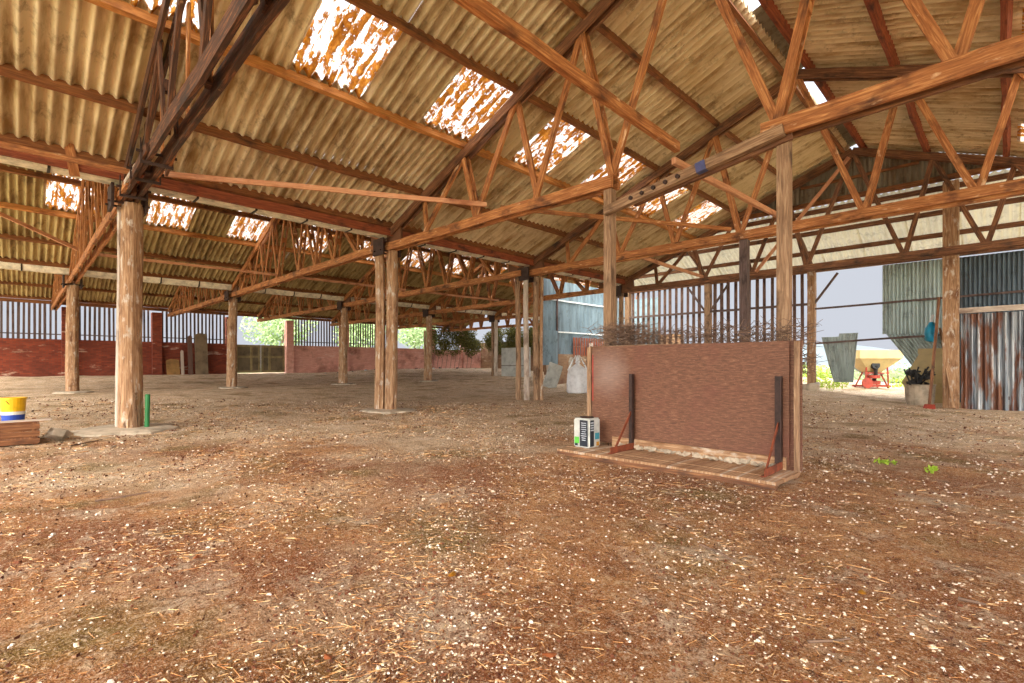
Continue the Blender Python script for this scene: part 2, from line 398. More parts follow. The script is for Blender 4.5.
def hull(bm, pts):
    vsx = [bm.verts.new(p) for p in pts]
    bmesh.ops.convex_hull(bm, input=vsx)
def tube(bm, pts, r, n=8, r1=None):
    pts = [Vector(p) for p in pts]; rings = []
    uvl = bm.loops.layers.uv.active
    for i, p in enumerate(pts):
        d = (pts[min(i+1, len(pts)-1)]-pts[max(i-1, 0)]).normalized()
        a = d.cross(Vector((0, 0, 1)))
        if a.length < 0.05: a = d.cross(Vector((1, 0, 0)))
        a.normalize(); b = d.cross(a)
        rr = r if r1 is None else r+(r1-r)*i/(len(pts)-1)
        rings.append([bm.verts.new(p + a*math.cos(t)*rr + b*math.sin(t)*rr) for t in [2*math.pi*k/n for k in range(n)]])
    for i in range(len(rings)-1):
        for j in range(n):
            f = bm.faces.new((rings[i][j], rings[i][(j+1) % n], rings[i+1][(j+1) % n], rings[i+1][j]))
            for l, q in zip(f.loops, ((j, i), (j+1, i), (j+1, i+1), (j, i+1))): l[uvl].uv = (q[0]/n, q[1]*0.3)
    bm.faces.new(rings[0][::-1]); bm.faces.new(rings[-1])
def lathe(bm, cx, cy, prof, n=20):
    rings = [[bm.verts.new((cx+r*math.cos(2*math.pi*k/n), cy+r*math.sin(2*math.pi*k/n), z)) for k in range(n)] for r, z in prof]
    for i in range(len(rings)-1):
        for j in range(n): bm.faces.new((rings[i][j], rings[i][(j+1) % n], rings[i+1][(j+1) % n], rings[i+1][j]))
    bm.faces.new(rings[0][::-1]); bm.faces.new(rings[-1])
def rock(bm, c, r, sq=0.6):
    pts = []
    for k in range(14):
        v = Vector((random.gauss(0, 1), random.gauss(0, 1), random.gauss(0, 1))).normalized()*r*random.uniform(0.75, 1.1)
        pts.append((c[0]+v.x, c[1]+v.y, c[2]+v.z*sq))
    hull(bm, pts)
def corr(bm, o, U, V, lu, lv, pitch=0.15, amp=0.026, nv=1, Nn=None, bend=None, step=8, phase=0.0, thick=0.0):
    """corrugated sheet: waves repeat along U, ridges run along V"""
    o = Vector(o); U = Vector(U).normalized(); V = Vector(V).normalized()
    Nn = Vector(Nn).normalized() if Nn else U.cross(V).normalized()
    nu = max(2, int(round(lu/pitch*step)))
    g = []; tl = bm.faces.layers.float.get('tone') or bm.faces.layers.float.new('tone')
    for j in range(nv+1):
        row = []
        for i in range(nu+1):
            a = lu*i/nu; b = lv*j/nv
            p = o + U*a + V*b + Nn*(amp*math.sin(2*math.pi*(a+phase)/pitch))
            if bend: p = bend(p, a/lu, b/lv)
            row.append(bm.verts.new(p))
        g.append(row)
    for j in range(nv):
        for i in range(nu):
            f = bm.faces.new((g[j][i], g[j][i+1], g[j+1][i+1], g[j+1][i])); f.smooth = True; f[tl] = 1.0
    return g

# ------------------------------------------------------------------ ground
def sst(t): t = max(0.0, min(1.0, t)); return t*t*(3-2*t)
def gz(x, y):
    z = 0.14*sst((-x-11.5)/9) + 0.36*sst((-x-22)/11)
    z += 0.36*math.exp(-((x+7.2)/3.6)**2)*sst((y-12)/5.5)
    z += 0.22*sst((y-14)/6)*sst((-x-10)/4)
    z += 0.02*sst((y-19)/10)
    return z
def gzn(x, y):
    v = Vector((x, y, 0))
    return gz(x, y) + 0.030*noise.noise(v*0.8) + 0.014*noise.noise(v*3.1) + 0.006*noise.noise(v*9)
def grid(name, xs, ys, fz, mat):
    bm = bm_new(); g = [[bm.verts.new((x, y, fz(x, y))) for x in xs] for y in ys]
    for j in range(len(ys)-1):
        for i in range(len(xs)-1):
            f = bm.faces.new((g[j][i], g[j][i+1], g[j+1][i+1], g[j+1][i])); f.smooth = True
    o = obj(name, bm, mat, smooth=True); return struct(o)
def spacing(a, b, near, d0, k):
    out = [a]
    while out[-1] < b: out.append(out[-1] + max(d0, k*abs(out[-1]-near)))
    return out
xs = spacing(-36, 9, 0, 0.07, 0.022); ys = spacing(-7, 30, 1.5, 0.07, 0.022)
grid('floor', xs, ys, gzn, M['earth'])
ysy = [30 + 2.2*i for i in range(24)]
grid('ground', [-60 + 2.5*i for i in range(50)], [y for y in ysy], lambda x, y: gz(-5, 30)-0.02, M['yard_grass'])
grid('ground', [9 + 1.5*i for i in range(30)], [-30 + 2*i for i in range(32)], lambda x, y: -0.02, M['yard'])
grid('ground', [-36 + 1.5*i for i in range(31)], [-30 + 23*i/10 for i in range(11)], lambda x, y: -0.02, M['yard'])
grid('ground', [-90 + 54*i/20 for i in range(21)], [-30 + 3*i for i in range(36)], lambda x, y: 0.48, M['yard_grass'])
# hazy hills beyond the yard
bm = bm_new()
pr = None
for i in range(61):
    t = i/60; x = -90+t*200
    h = 4.2 + 2.0*math.sin(t*9) + 1.2*math.sin(t*23+1)
    c = [bm.verts.new((x, 120+q*14, gz(-5, 30)-0.3 + hh)) for q, hh in ((0, 0), (1, h*0.7), (2, h), (4, 0))]
    if pr:
        for k in range(3): bm.faces.new((pr[k], c[k], c[k+1], pr[k+1])).smooth = True
    pr = c
struct(obj('ground', bm, M['hill'], smooth=True))

# ------------------------------------------------------------------ frame dimensions
XA, XB, XC = -10.3, -21.9, -33.5          # valley A, valley B, far eave
XR, XE = -2.95, 4.4                       # main ridge, main right eave
YT = [1.3, 6.15, 11.0, 16.0]              # main trusses
YB = [1.3, 6.1, 10.8, 15.6, 20.4, 25.2]   # trusses of the two left spans
ZV, ZR = 4.32, 7.12                       # main roof sheet at valley and ridge
SL = (ZR-ZV)/(XR-XA)
ZRB = ZV + 0.40*5.8
Y0, Y1, Y1B = -6.0, 16.3, 27.6
SW = 1.13                                 # sheet width
ORD = ['first', 'second', 'third', 'fourth', 'fifth', 'sixth', 'seventh', 'eighth', 'ninth', 'tenth', 'eleventh', 'twelfth', 'thirteenth', 'fourteenth', 'fifteenth', 'sixteenth', 'seventeenth', 'eighteenth', 'nineteenth', 'twentieth', 'twenty-first', 'twenty-second', 'twenty-third', 'twenty-fourth']

def slope(tagname, xv, zv, xr, zr, ya, yb, rows, sky_row, sky_cols, mat, where, gap=0.12):
    """one roof slope made of corrugated sheets; xv valley, xr ridge"""
    bm = bm_new(); ly = bm.faces.layers.float.new('tone')
    k0 = math.floor((ya-2.8)/SW); k1 = math.ceil((yb-2.8)/SW)
    xr2 = xr + (gap if xv > xr else -gap)
    D = Vector((xr2-xv, 0, (zr-zv)*(xr2-xv)/(xr-xv))); LN = D.length; D.normalize()
    edges = rows
    sk = []
    for k in range(k0, k1):
        y = 2.8 + k*SW
        if y < ya - SW*0.6 or y > yb - SW*0.4: continue
        tone = random.choice((0.9, 0.96, 1.0, 1.04, 1.08))
        for r in range(len(edges)-1):
            a, b = edges[r], edges[r+1]
            o = Vector((xv, y, zv)) + D*(LN*a) + Vector((0, 0, 0.012*(r % 2) + random.uniform(-0.006, 0.006)))
            ln = LN*(b-a) + (0.06 if b < 1 else 0)
            if r == sky_row and k in sky_cols:
                sk.append((k, o, ln)); continue
            n0 = len(bm.faces)
            corr(bm, o, (0, 1, 0), D, SW+0.02, ln, 0.1615, (0.060 if xv > 0 else 0.050), 1, Nn=(0, 0, 1), phase=0)
            bm.faces.ensure_lookup_table()
            for f in bm.faces[n0:]: f[ly] = tone
    o = struct(obj('ceiling', bm, mat, smooth=True))
    for i, (k, oo, ln) in enumerate(sorted(sk)):
        b2 = bm_new(); corr(b2, oo, (0, 1, 0), D, SW, ln, 0.1615, 0.050, 1, Nn=(0, 0, 1))
        s = obj('translucent_roof_sheet', b2, M['skylight'], smooth=True)
        tag(s, 'rust-mottled translucent sheet, %s from the near end in %s' % (ORD[i], where), 'skylight', 'translucent sheets in the roofs')
        recenter(s)
rowsM = [0, 0.2, 0.395, 0.58, 0.78, 1.0]
slope('main', XA+0.12, ZV, XR, ZR, Y0, Y1, rowsM, 2, [-4, -2, 0, 2, 4, 6, 8, 10], M['roof'], 'the left slope of the main roof')
slope('main', XE, ZV, XR, ZR, Y0, Y1, rowsM, 2, [6, 10], M['roof'], 'the right slope of the main roof')
rowsB = [0, 0.25, 0.5, 0.75, 1.0]
for i, (a, b, nm) in enumerate(((XA, XB, 'the middle roof'), (XB, XC, 'the farthest roof'))):
    r = (a+b)/2
    slope('b', b+0.12, ZV, r, ZRB, Y0, Y1B, rowsB, 2, [-4, -2, 0, 2, 4, 6, 8, 10, 12, 14, 16, 18, 20], M['roof_far'], 'the left slope of ' + nm, 0.02)
    if i == 0:
        slope('b', a-0.12, ZV, r, ZRB, Y0, 16.3, rowsB, 2, [], M['roof_far'], nm, 0.02)
        slope('b', a-0.12, ZV, r, ZRB, 16.4, Y1B, [0.73, 1.0], 2, [], M['roof_far'], nm, 0.02)
    else: slope('b', a-0.12, ZV, r, ZRB, Y0, Y1B, rowsB, 2, [], M['roof_far'], nm, 0.02)

def roofz(x, xv, xr, zr):
    return ZV + (zr-ZV)*(x-xv)/(xr-xv)

# purlins
def purlins(xv, xr, zr, fracs, ya, yb, where, mats, cut=None, lit=()):
    for i, fr in enumerate(fracs):
        x = xv+(xr-xv)*fr; z = roofz(x, xv, xr, zr) - 0.04 - 0.075
        bm = bm_new()
        up = Vector((-(zr-ZV)*(1 if xr > xv else -1), 0, abs(xr-xv))).normalized()
        yy = [ya] + [y for y in cut if ya < y < yb] + [yb]
        for a, b in zip(yy[:-1], yy[1:]):
            beam(bm, (x, a, z), (x, b+0.0, z+random.uniform(-0.01, 0.01)), 0.075, 0.15, up, warp=0.010)
        pos = 'just above the gutter' if i == 0 else ('at the ridge' if i == len(fracs)-1 else '%s up from the gutter' % ORD[i])
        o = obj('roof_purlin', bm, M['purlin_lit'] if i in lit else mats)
        tag(o, 'purlin %s, under %s' % (pos, where), 'roof beam', 'purlins under the roofs'); recenter(o)
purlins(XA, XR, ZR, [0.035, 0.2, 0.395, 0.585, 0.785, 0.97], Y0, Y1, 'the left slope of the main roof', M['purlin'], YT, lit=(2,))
purlins(XE, XR, ZR, [0.035, 0.2, 0.395, 0.6, 0.79, 0.97], Y0, Y1, 'the right slope of the main roof', M['red_wood'], YT)
for a, b, nm in ((XA, XB, 'the middle roof'), (XB, XC, 'the farthest roof')):
    r = (a+b)/2
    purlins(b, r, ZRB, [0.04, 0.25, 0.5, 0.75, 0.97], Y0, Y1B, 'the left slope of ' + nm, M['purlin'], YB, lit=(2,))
    purlins(a, r, ZRB, [0.04, 0.5, 0.97], Y0, 16.3 if a == XA else Y1B, 'the right slope of ' + nm, M['purlin'], YB)

# ridge capping above the open ridge of the main roof, broken away between trusses
for a, b, lb_ in ((-4.0, 5.2, 'nearest the viewer'), (8.9, 11.4, 'over the third main truss'), (13.6, 16.4, 'by the gable cladding')):
    bm = bm_new(); tl = bm.faces.layers.float.new('tone')
    n = int((b-a)/0.08)
    for i in range(n):
        y = a+(b-a)*i/n; y2 = a+(b-a)*(i+1)/n; dz = 0.0
        for s in (-1, 1):
            q = [bm.verts.new(p) for p in ((XR, y, ZR+0.06+dz), (XR, y2, ZR+0.06+dz), (XR+s*0.28, y2, ZR-0.03+dz), (XR+s*0.28, y, ZR-0.03+dz))]
            bm.faces.new(q)[tl] = 1.0
    bmesh.ops.remove_doubles(bm, verts=bm.verts, dist=0.0005)
    rc = obj('ridge_capping', bm, M['gable_sheet']); tag(rc, 'piece of grey ridge capping on the main roof, ' + lb_, 'roof ridge', 'ridge capping'); recenter(rc)
# ------------------------------------------------------------------ trusses
def webs(cx, half, zt, zr_fn, y, t, mat, parent, dense=False, w=0.05, h=0.105, name='strut', xmax=99):
    T = [0.15, 0.355, 0.56]; Rp = [0.0, 0.225, 0.42, 0.61, 0.80]
    for s in (-1, 1):
        prs = [(T[0], Rp[0]), (T[0], Rp[1]), (T[1], Rp[1]), (T[1], Rp[2]), (T[2], Rp[2]), (T[2], Rp[3]), (0.79, Rp[3]), (0.79, Rp[4])]
        for k, (a, b) in enumerate(prs):
            xa = cx+s*a*half; xb = cx+s*b*half
            if max(xa, xb) > xmax: continue
            dy = 0.035 if k % 2 else -0.035
            bm = bm_new()
            if dense or k in (1, 5):
                for q in (-0.06, 0.06): beam(bm, (xa, y+q, zt), (xb, y+q, zr_fn(xb)), h*0.9, 0.035, (0, 1, 0))
                m = (zt+zr_fn(xb))/2
                box(bm, (xa+xb)/2-0.05, (xa+xb)/2+0.05, y-0.05, y+0.05, m-0.07, m+0.07)
            else:
                beam(bm, (xa, y+dy, zt), (xb, y+dy, zr_fn(xb)), h, w, (0, 1, 0))
            obj(name, bm, mat, parent)
def truss(x0, x1, zr, y, label, group, mat, zt=3.84, dense=False, sag=None, heavy=1.0, xmax=99):
    cx = (x0+x1)/2; half = abs(x1-x0)/2
    t = thing('roof_truss', label, 'roof truss', (cx, y, zt-0.09), group)
    fz = lambda x: ZV + (zr-ZV)*(1-abs(x-cx)/half) - 0.29
    for s in (-1, 1):                                    # rafters: two planks each
        bm = bm_new()
        for q in (-0.07, 0.07):
            up = Vector((-s*0.0, 0, 1))
            beam(bm, (min(xmax, cx+s*(half-0.12)), y+q, fz(min(xmax, cx+s*half))+0.06*(xmax > 50)), (cx, y+q, fz(cx)+0.02), 0.045, 0.17)
        obj('rafter', bm, (mat if (dense or mat is M['tarred']) else M['truss_dark']), t)
    if sag is None:
        for q in (-0.085, 0.085):
            bm = bm_new()
            beam(bm, (cx-half+0.05, y+q, zt), (min(xmax, cx+half-0.05), y+q, zt+random.uniform(-0.03, 0.03)), 0.05, 0.17*heavy, warp=0.014)
            obj('tie_beam', bm, mat, t)
    else: sag(t)
    webs(cx, half, zt, fz, y, t, mat, t, dense, xmax=xmax)
    # heel plates
    for s in (-1, 1):
        if s > 0 and xmax < 50: continue
        bm = bm_new()
        hx = cx+s*(half-0.3)
        hull(bm, [(hx-s*0.35, y-0.03, zt-0.07), (hx-s*0.35, y+0.03, zt-0.07), (hx+s*0.28, y-0.03, zt-0.07), (hx+s*0.28, y+0.03, zt-0.07), (hx+s*0.28, y-0.03, zt+0.26), (hx+s*0.28, y+0.03, zt+0.26), (hx-s*0.3, y-0.03, zt+0.35), (hx-s*0.3, y+0.03, zt+0.35)])
        obj('heel_block', bm, M['truss_dark'], t)
    return t
def bolts(t, pts, r=0.022):
    bm = bm_new()
    for p in pts: tube(bm, [(p[0], p[1]-0.02, p[2]), (p[0], p[1]+0.02, p[2])], r, 8)
    obj('bolt', bm, M['steel'], t)
G1 = 'trusses of the main roof'
def roofmain0(x): return ZR - SL*abs(x-XR)
cxm = (XA+XE)/2
t1 = truss(XA, XE, ZR, YT[0], 'nearest roof truss, its heavy doubled timbers rising from the left post to over the viewer', G1, M['tarred'], heavy=1.15)
# patched and strapped splices of the nearest truss
rs = random.Random(31)
for k, (x, n_) in enumerate(((-9.7, 3), (-8.7, 3), (-7.9, 2))):
    for j in range(n_):
        bm = bm_new(); q = rs.choice((-0.15, 0.15, -0.13)); a = rs.uniform(-0.3, 0.3)
        beam(bm, (x-0.4+a, YT[0]+q, 3.72+rs.uniform(-.04, .12)), (x+0.45+a, YT[0]+q*0.9, 3.78+rs.uniform(0, .16)), 0.03, rs.uniform(0.06, 0.12)); obj('splice_plank', bm, M[rs.choice(('truss', 'tarred', 'bleached', 'tarred'))], t1)
    bm = bm_new(); box(bm, x-0.02, x+0.02, YT[0]-0.17, YT[0]+0.17, 3.70, 3.735); box(bm, x-0.02, x+0.02, YT[0]-0.18, YT[0]-0.165, 3.70, 4.02); box(bm, x-0.02, x+0.02, YT[0]+0.165, YT[0]+0.18, 3.70, 4.02); tube(bm, [(x, YT[0]-0.22, 3.85), (x, YT[0]+0.22, 3.85)], 0.02, 6)
    obj('steel_strap', bm, M['steel'], t1)
for x in (-9.25, -8.3, -6.9, -5.9):
    bm = bm_new(); beam(bm, (x, YT[0]+0.13, 3.80), (x+rs.uniform(-.1, .3), YT[0]+0.12, roofmain0(x)-0.3), 0.09, 0.03, (0, 1, 0)); obj('strut', bm, M['truss'], t1)
def sag2(t):
    y = YT[1]
    for q in (-0.085, 0.085):
        bm = bm_new(); beam(bm, (XA+0.05, y+q, 3.82), (-4.02, y+q, 3.74), 0.05, 0.17, warp=0.012); obj('tie_beam', bm, M['truss'], t)
    bm = bm_new(); beam(bm, (-4.10, y-0.15, 3.30), (-1.75, y-0.13, 3.70), 0.09, 0.12, warp=0.006); o = obj('tie_beam', bm, M['pole_brown'], t)
    o['label'] = 'grey spliced tie beam with a row of bolts and a blue mark'
    b2 = bm_new(); beam(b2, (-2.74, y-0.144, 3.532), (-2.62, y-0.143, 3.552), 0.093, 0.123, warp=0); obj('paint_mark', b2, M['blue_wrap'], o)
    bm = bm_new(); beam(bm, (-3.7, y-0.02, 3.36), (-1.7, y-0.02, 3.66), 0.06, 0.10, warp=0.006); obj('tie_beam', bm, M['truss_dark'], t)
    for q in (-0.10, 0.085):
        bm = bm_new(); beam(bm, (-2.0, y+q, 3.76), (XE-0.05, y+q, 3.86), 0.05, 0.19, warp=0.012); obj('tie_beam', bm, M['truss_dark'] if q > 0 else M['truss'], t)
    for k in range(5):
        b2 = bm_new(); x = -3.65+k*0.17; z = 3.30+(x+4.10)*0.170
        tube(b2, [(x, y-0.215, z), (x, y-0.18, z)], 0.028, 10); obj('bolt', b2, M['steel'], t)
t2 = truss(XA, XE, ZR, YT[1], 'second main roof truss, its broken tie beam spliced and held by two props', G1, M['truss'], sag=sag2)
t3 = truss(XA, XE, ZR, YT[2], 'third main roof truss, between the propped truss and the gable cladding', G1, M['truss'])
t4 = truss(XA, XE, ZR, YT[3], 'last main roof truss, directly before the gable cladding', G1, M['truss_dark'])
for i, y in enumerate(YB):
    truss(XB, XA, ZRB, y, 'narrow timber truss of the middle roof, %s from the near end' % ORD[i], 'trusses of the middle roof', M['truss'], dense=True, xmax=(99 if y < 16 else -14.62))
    truss(XC, XB, ZRB, y, 'narrow timber truss of the farthest roof, %s from the near end' % ORD[i], 'trusses of the farthest roof', M['truss'], dense=True)

# long binders and laths running between the main trusses
def single(name, p0, p1, w, h, mat, label, cat='timber brace', group='braces between the main trusses', up=(0, 0, 1)):
    bm = bm_new(); beam(bm, p0, p1, w, h, up, warp=0.006)
    o = obj(name, bm, mat); tag(o, label, cat, group); recenter(o); return o
single('binder_beam', (-3.0, YT[0]-0.2, 4.0), (-2.93, YT[1]-0.28, 3.82), 0.07, 0.12, M['truss'], 'long sawn binder crossing overhead from the nearest truss to the propped truss')
single('binder_beam', (-3.2, YT[1]+0.15, 3.86), (-3.15, YT[2]-0.15, 4.0), 0.06, 0.09, M['lath'], 'pale binder between the propped truss and the third main truss')
single('binder_beam', (-7.0, YT[2]+0.1, 4.0), (-7.05, YT[3]-0.1, 3.96), 0.06, 0.09, M['lath'], 'pale binder between the third main truss and the last one')
single('brace_lath', (-9.55, -2.6, 4.02), (-9.3, YT[0]-0.1, 3.98), 0.05, 0.075, M['truss'], 'thin lath over the gutter left of the nearest truss')
single('brace_lath', (-9.25, YT[0]+0.1, 4.02), (-6.65, YT[1]-0.15, 3.98), 0.04, 0.08, M['lath'], 'thin pink lath slanting from the nearest truss to the propped truss')
single('brace_lath', (-6.6, YT[1]+0.15, 3.98), (-4.2, YT[2]-0.15, 4.0), 0.04, 0.08, M['truss'], 'thin orange lath slanting from the propped truss to the third truss')
single('diagonal_brace', (-3.02, 15.88, 6.68), (-5.4, 15.88, 3.9), 0.05, 0.09, M['lath'], 'pale diagonal brace just left of the gable peak, at the last truss')
for i, (a, b) in enumerate(((1.3, 6.1), (6.1, 10.8), (10.8, 15.6))):
    single('brace_lath', (-16.9+0.2*i, a+0.15, 3.98), (-16.7+0.2*i, b-0.15, 3.98), 0.05, 0.07, M['lath'], 'thin lath along the middle span between its %s and %s trusses' % (ORD[i], ORD[i+1]), group='laths in the middle span')
single('brace_lath', (-15.2, -1.6, 4.9), (-16.9, 1.1, 4.05), 0.05, 0.08, M['lath'], 'slanting pale brace left of the first post, in the middle span', group='laths in the middle span')

# ------------------------------------------------------------------ gutters
def gutter(x, ys_, seg, where, w=1.0):
    for i in range(len(ys_)-1):
        a, b = ys_[i], ys_[i+1]
        t = thing('valley_gutter', 'grey concrete gutter %s, %s bay from near end' % (where, ORD[i]), 'gutter', (x, (a+b)/2, 4.05), 'concrete gutters in the roof valleys')
        n = max(1, round((b-a)/seg)); l = (b-a)/n
        for k in range(n):
            bm = bm_new(); y = a+k*l; o_ = random.uniform(-0.006, 0.006)
            prof = [(-0.13*w, 4.05), (0.13*w, 4.05), (0.25*w, 4.24), (0.22*w, 4.24), (0.11*w, 4.08), (-0.11*w, 4.08), (-0.22*w, 4.24), (-0.25*w, 4.24)]
            A = [bm.verts.new((x+p+o_, y+0.012, z+o_)) for p, z in prof]; B = [bm.verts.new((x+p+o_, y+l-0.012, z+o_)) for p, z in prof]
            for j in range(8): bm.faces.new((A[j], A[(j+1) % 8], B[(j+1) % 8], B[j]))
            for r_ in (A, B):
                bm.faces.new((r_[0], r_[1], r_[4], r_[5])); bm.faces.new((r_[1], r_[2], r_[3], r_[4])); bm.faces.new((r_[0], r_[5], r_[6], r_[7]))
            obj('gutter_section', bm, M['gutter'], t)
            bm = bm_new()
            pr_ = [(-0.145*w, 4.035), (0.145*w, 4.035), (0.268*w, 4.25), (0.24*w, 4.25), (0.12*w, 4.052), (-0.12*w, 4.052), (-0.24*w, 4.25), (-0.268*w, 4.25)]
            A = [bm.verts.new((x+p, y-0.018, z)) for p, z in pr_]; B = [bm.verts.new((x+p, y+0.018, z)) for p, z in pr_]
            for j in range(8): bm.faces.new((A[j], A[(j+1) % 8], B[(j+1) % 8], B[j]))
            for r_ in (A, B):
                bm.faces.new((r_[0], r_[1], r_[4], r_[5])); bm.faces.new((r_[1], r_[2], r_[3], r_[4])); bm.faces.new((r_[0], r_[5], r_[6], r_[7]))
            obj('joint_strap', bm, M['black_joint'], t)
gutter(XA, [-3.5]+YT, 1.02, 'above the nearer row of posts')
gutter(XB, [-3.5]+YB, 1.2, 'above the farther row of posts')
# timber valley plates above the gutters (seen as the red beam over the gutter)
for i, (a, b) in enumerate(zip([-3.5]+YT[:-1], YT)):
    single('valley_plate', (XA+0.27, a+0.02, 4.13), (XA+0.27, b-0.02, 4.13), 0.06, 0.17, M['red_wood'], 'red-brown timber plate over the gutter of the nearer post row, %s bay' % ORD[i], 'roof beam', 'valley plates')

# ------------------------------------------------------------------ posts
def pole_mesh(bm, x, y, z0, z1, r, seed, n=18, lean=(0, 0), groove=0.18, split=0):
    rs = random.Random(seed); uvl = bm.loops.layers.uv.active
    gr = [1 - (groove*rs.random()**2) for _ in range(n)]
    m = 14; rings = []
    for j in range(m+1):
        t = j/m; z = z0+(z1-z0)*t
        cx_ = x+lean[0]*t+0.012*math.sin(t*5+seed); cy_ = y+lean[1]*t+0.012*math.cos(t*4+seed)
        rr = r*(1.0 + 0.10*(1-t)**4 - 0.06*t)
        ring = []
        for i in range(n):
            a = 2*math.pi*i/n
            q = rr*gr[i]*(1+0.03*rs.uniform(-1, 1))
            if t < 0.12 and rs.random() < 0.4: q *= 0.86
            ring.append(bm.verts.new((cx_+math.cos(a)*q, cy_+math.sin(a)*q, z)))
        rings.append(ring)
    o1 = rs.random()*7
    for j in range(m):
        for i in range(n):
            f = bm.faces.new((rings[j][i], rings[j][(i+1) % n], rings[j+1][(i+1) % n], rings[j+1][i]))
            for l, (a, b) in zip(f.loops, ((i, j), (i+1, j), (i+1, j+1), (i, j+1))): l[uvl].uv = (a*r*6.28/n+o1, b*(z1-z0)/m)
    bm.faces.new(rings[0][::-1]); bm.faces.new(rings[-1])
def pad(x, y, r, parent, seed, h=0.05, sx=1.0):
    rs = random.Random(seed); bm = bm_new(); n = 22
    fn = lambda px, py: gzn(px, py)
    rad = [r*rs.uniform(0.85, 1.12) for _ in range(n)]
    def ring(k, dz):
        out_ = []
        for i in range(n):
            a = 2*math.pi*i/n; px = x+math.cos(a)*rad[i]*k*sx; py = y+math.sin(a)*rad[i]*k
            out_.append(bm.verts.new((px, py, (fn(px, py) if k > 0.9 else fn(x, y)) + dz)))
        return out_
    rr = [ring(1.04, -0.03), ring(1.0, h*0.6), ring(0.85, h), ring(0.4, h*1.15)]
    for a, b in zip(rr[:-1], rr[1:]):
        for i in range(n): bm.faces.new((a[i], a[(i+1) % n], b[(i+1) % n], b[i]))
    bm.faces.new(rr[-1])
    return obj('concrete_pad', bm, M['concrete'], parent)
# row A
def post(x, y, label, parts, group, top=3.74, pr_=0.45, seed=1, plate=True, sx=1.0):
    z = gz(x, y)
    t = thing('timber_post', label, 'post', (x, y, z), group)
    for k, (dx, dy, r, mt, z1, ln) in enumerate(parts):
        bm = bm_new(); pole_mesh(bm, x+dx, y+dy, z-0.02, (top if z1 is None else z1), r, seed*7+k, lean=ln)
        obj('pole', bm, M[mt], t)
    if pr_: pad(x, y, pr_, t, seed, sx=sx)
    if plate:
        bm = bm_new()
        box(bm, x-0.22, x+0.22, y-0.24, y-0.20, 3.62, 4.0); box(bm, x-0.22, x+0.22, y+0.20, y+0.24, 3.62, 4.0)
        for q in (-0.14, 0.14): tube(bm, [(x+q, y-0.28, 3.72), (x+q, y+0.28, 3.72)], 0.018, 6)
        obj('head_plate', bm, M['steel'], t)
    return t
GA = 'posts along the nearer valley'
pt1 = post(XA, YT[0], 'stout weathered timber post nearest the viewer on the left, standing on a broken concrete pad', [(0.06, 0.04, 0.16, 'pole', None, (0, 0)), (-0.11, -0.10, 0.05, 'bleached', 3.7, (0, 0))], GA, pr_=0.72, seed=3)
# split, rotted foot of the first post
bm = bm_new()
for k in range(9):
    a = random.uniform(-2.6, 0.6); h = random.uniform(0.25, 0.75)
    beam(bm, (XA+0.06+math.cos(a)*0.17, YT[0]+0.04+math.sin(a)*0.17, 0.03), (XA+0.06+math.cos(a)*0.16, YT[0]+0.04+math.sin(a)*0.16, h), 0.03, 0.02, seg=2)
obj('split_foot', bm, M['pole_brown'], pt1)
pt2 = post(XA, YT[1], 'timber post of two grey split poles bolted together, in the middle of the nearer row', [(0.12, 0.05, 0.15, 'pole', None, (0, 0)), (-0.14, -0.10, 0.13, 'pole', None, (0, 0)), (0.0, 0.12, 0.10, 'pole_brown', 2.6, (0, 0))], GA, pr_=0.55, seed=5, sx=1.4)
pt3 = post(XA, YT[2], 'clustered post of brown and white-faced timbers, left of the standing board', [(-0.24, -0.20, 0.085, 'pole_brown', None, (0, 0)), (-0.03, -0.06, 0.085, 'bleached', None, (0, 0)), (0.20, 0.14, 0.095, 'pole_brown', None, (0, 0)), (0.30, 0.26, 0.06, 'pole', None, (0, 0))], GA, pr_=0.0, seed=8)
pt4 = post(XA, YT[3], 'timber post at the corner of the slatted wall behind the standing board', [(0.1, 0, 0.10, 'pole_brown', None, (0, 0)), (-0.16, 0, 0.08, 'bleached', None, (0, 0))], GA, pr_=0.0, seed=9)
GB = 'posts along the farther valley'
for i, y in enumerate(YB):
    lb = ['far grey post at the left, behind and left of the stoutest post', 'far grey post just left of the yard gate', 'far weathered post right of the yard gate', 'far post right of the split double post', 'far post beside the grey concrete wall', 'most distant post, beyond the grey concrete wall'][i]
    post(XB, y, lb, [(0, 0, 0.17, 'pole', None, (0, 0)), (-0.22, -0.1, 0.06, 'pole', 2.9, (0, 0))] if i < 4 else [(0.12, 0, 0.12, 'bleached', None, (0, 0)), (-0.14, 0, 0.10, 'pole_brown', None, (0, 0))], GB, pr_=0.5 if i < 4 else 0, seed=20+i)
# props under the broken truss and others
def prop(name, x, y, z1, w, mat, label, group='props and posts of the main span', z0=None, d=None):
    bm = bm_new(); z = gz(x, y)-0.02 if z0 is None else z0
    beam(bm, (x, y, z), (x, y, z1), w, d or w, (0, 1, 0), warp=0.004)
    o = obj(name, bm, mat); tag(o, label, 'post', group); recenter(o); return o
prop('prop_post', -4.12, YT[1]+0.0, 3.65, 0.13, M['pole_brown'], 'square sawn prop rising behind the left end of the standing board')
prop('prop_post', -1.80, YT[1]+0.05, 3.70, 0.13, M['pole_brown'], 'square sawn prop rising behind the right end of the standing board')
prop('prop_post', -3.97, YT[2], 3.75, 0.16, M['board'], 'dark prop under the third truss, seen above the middle of the board')
p950 = prop('prop_post', -0.98, 16.35, 5.6, 0.30, M['pole'], 'thick grey-brown post beside the rusty corrugated partition', d=0.3)
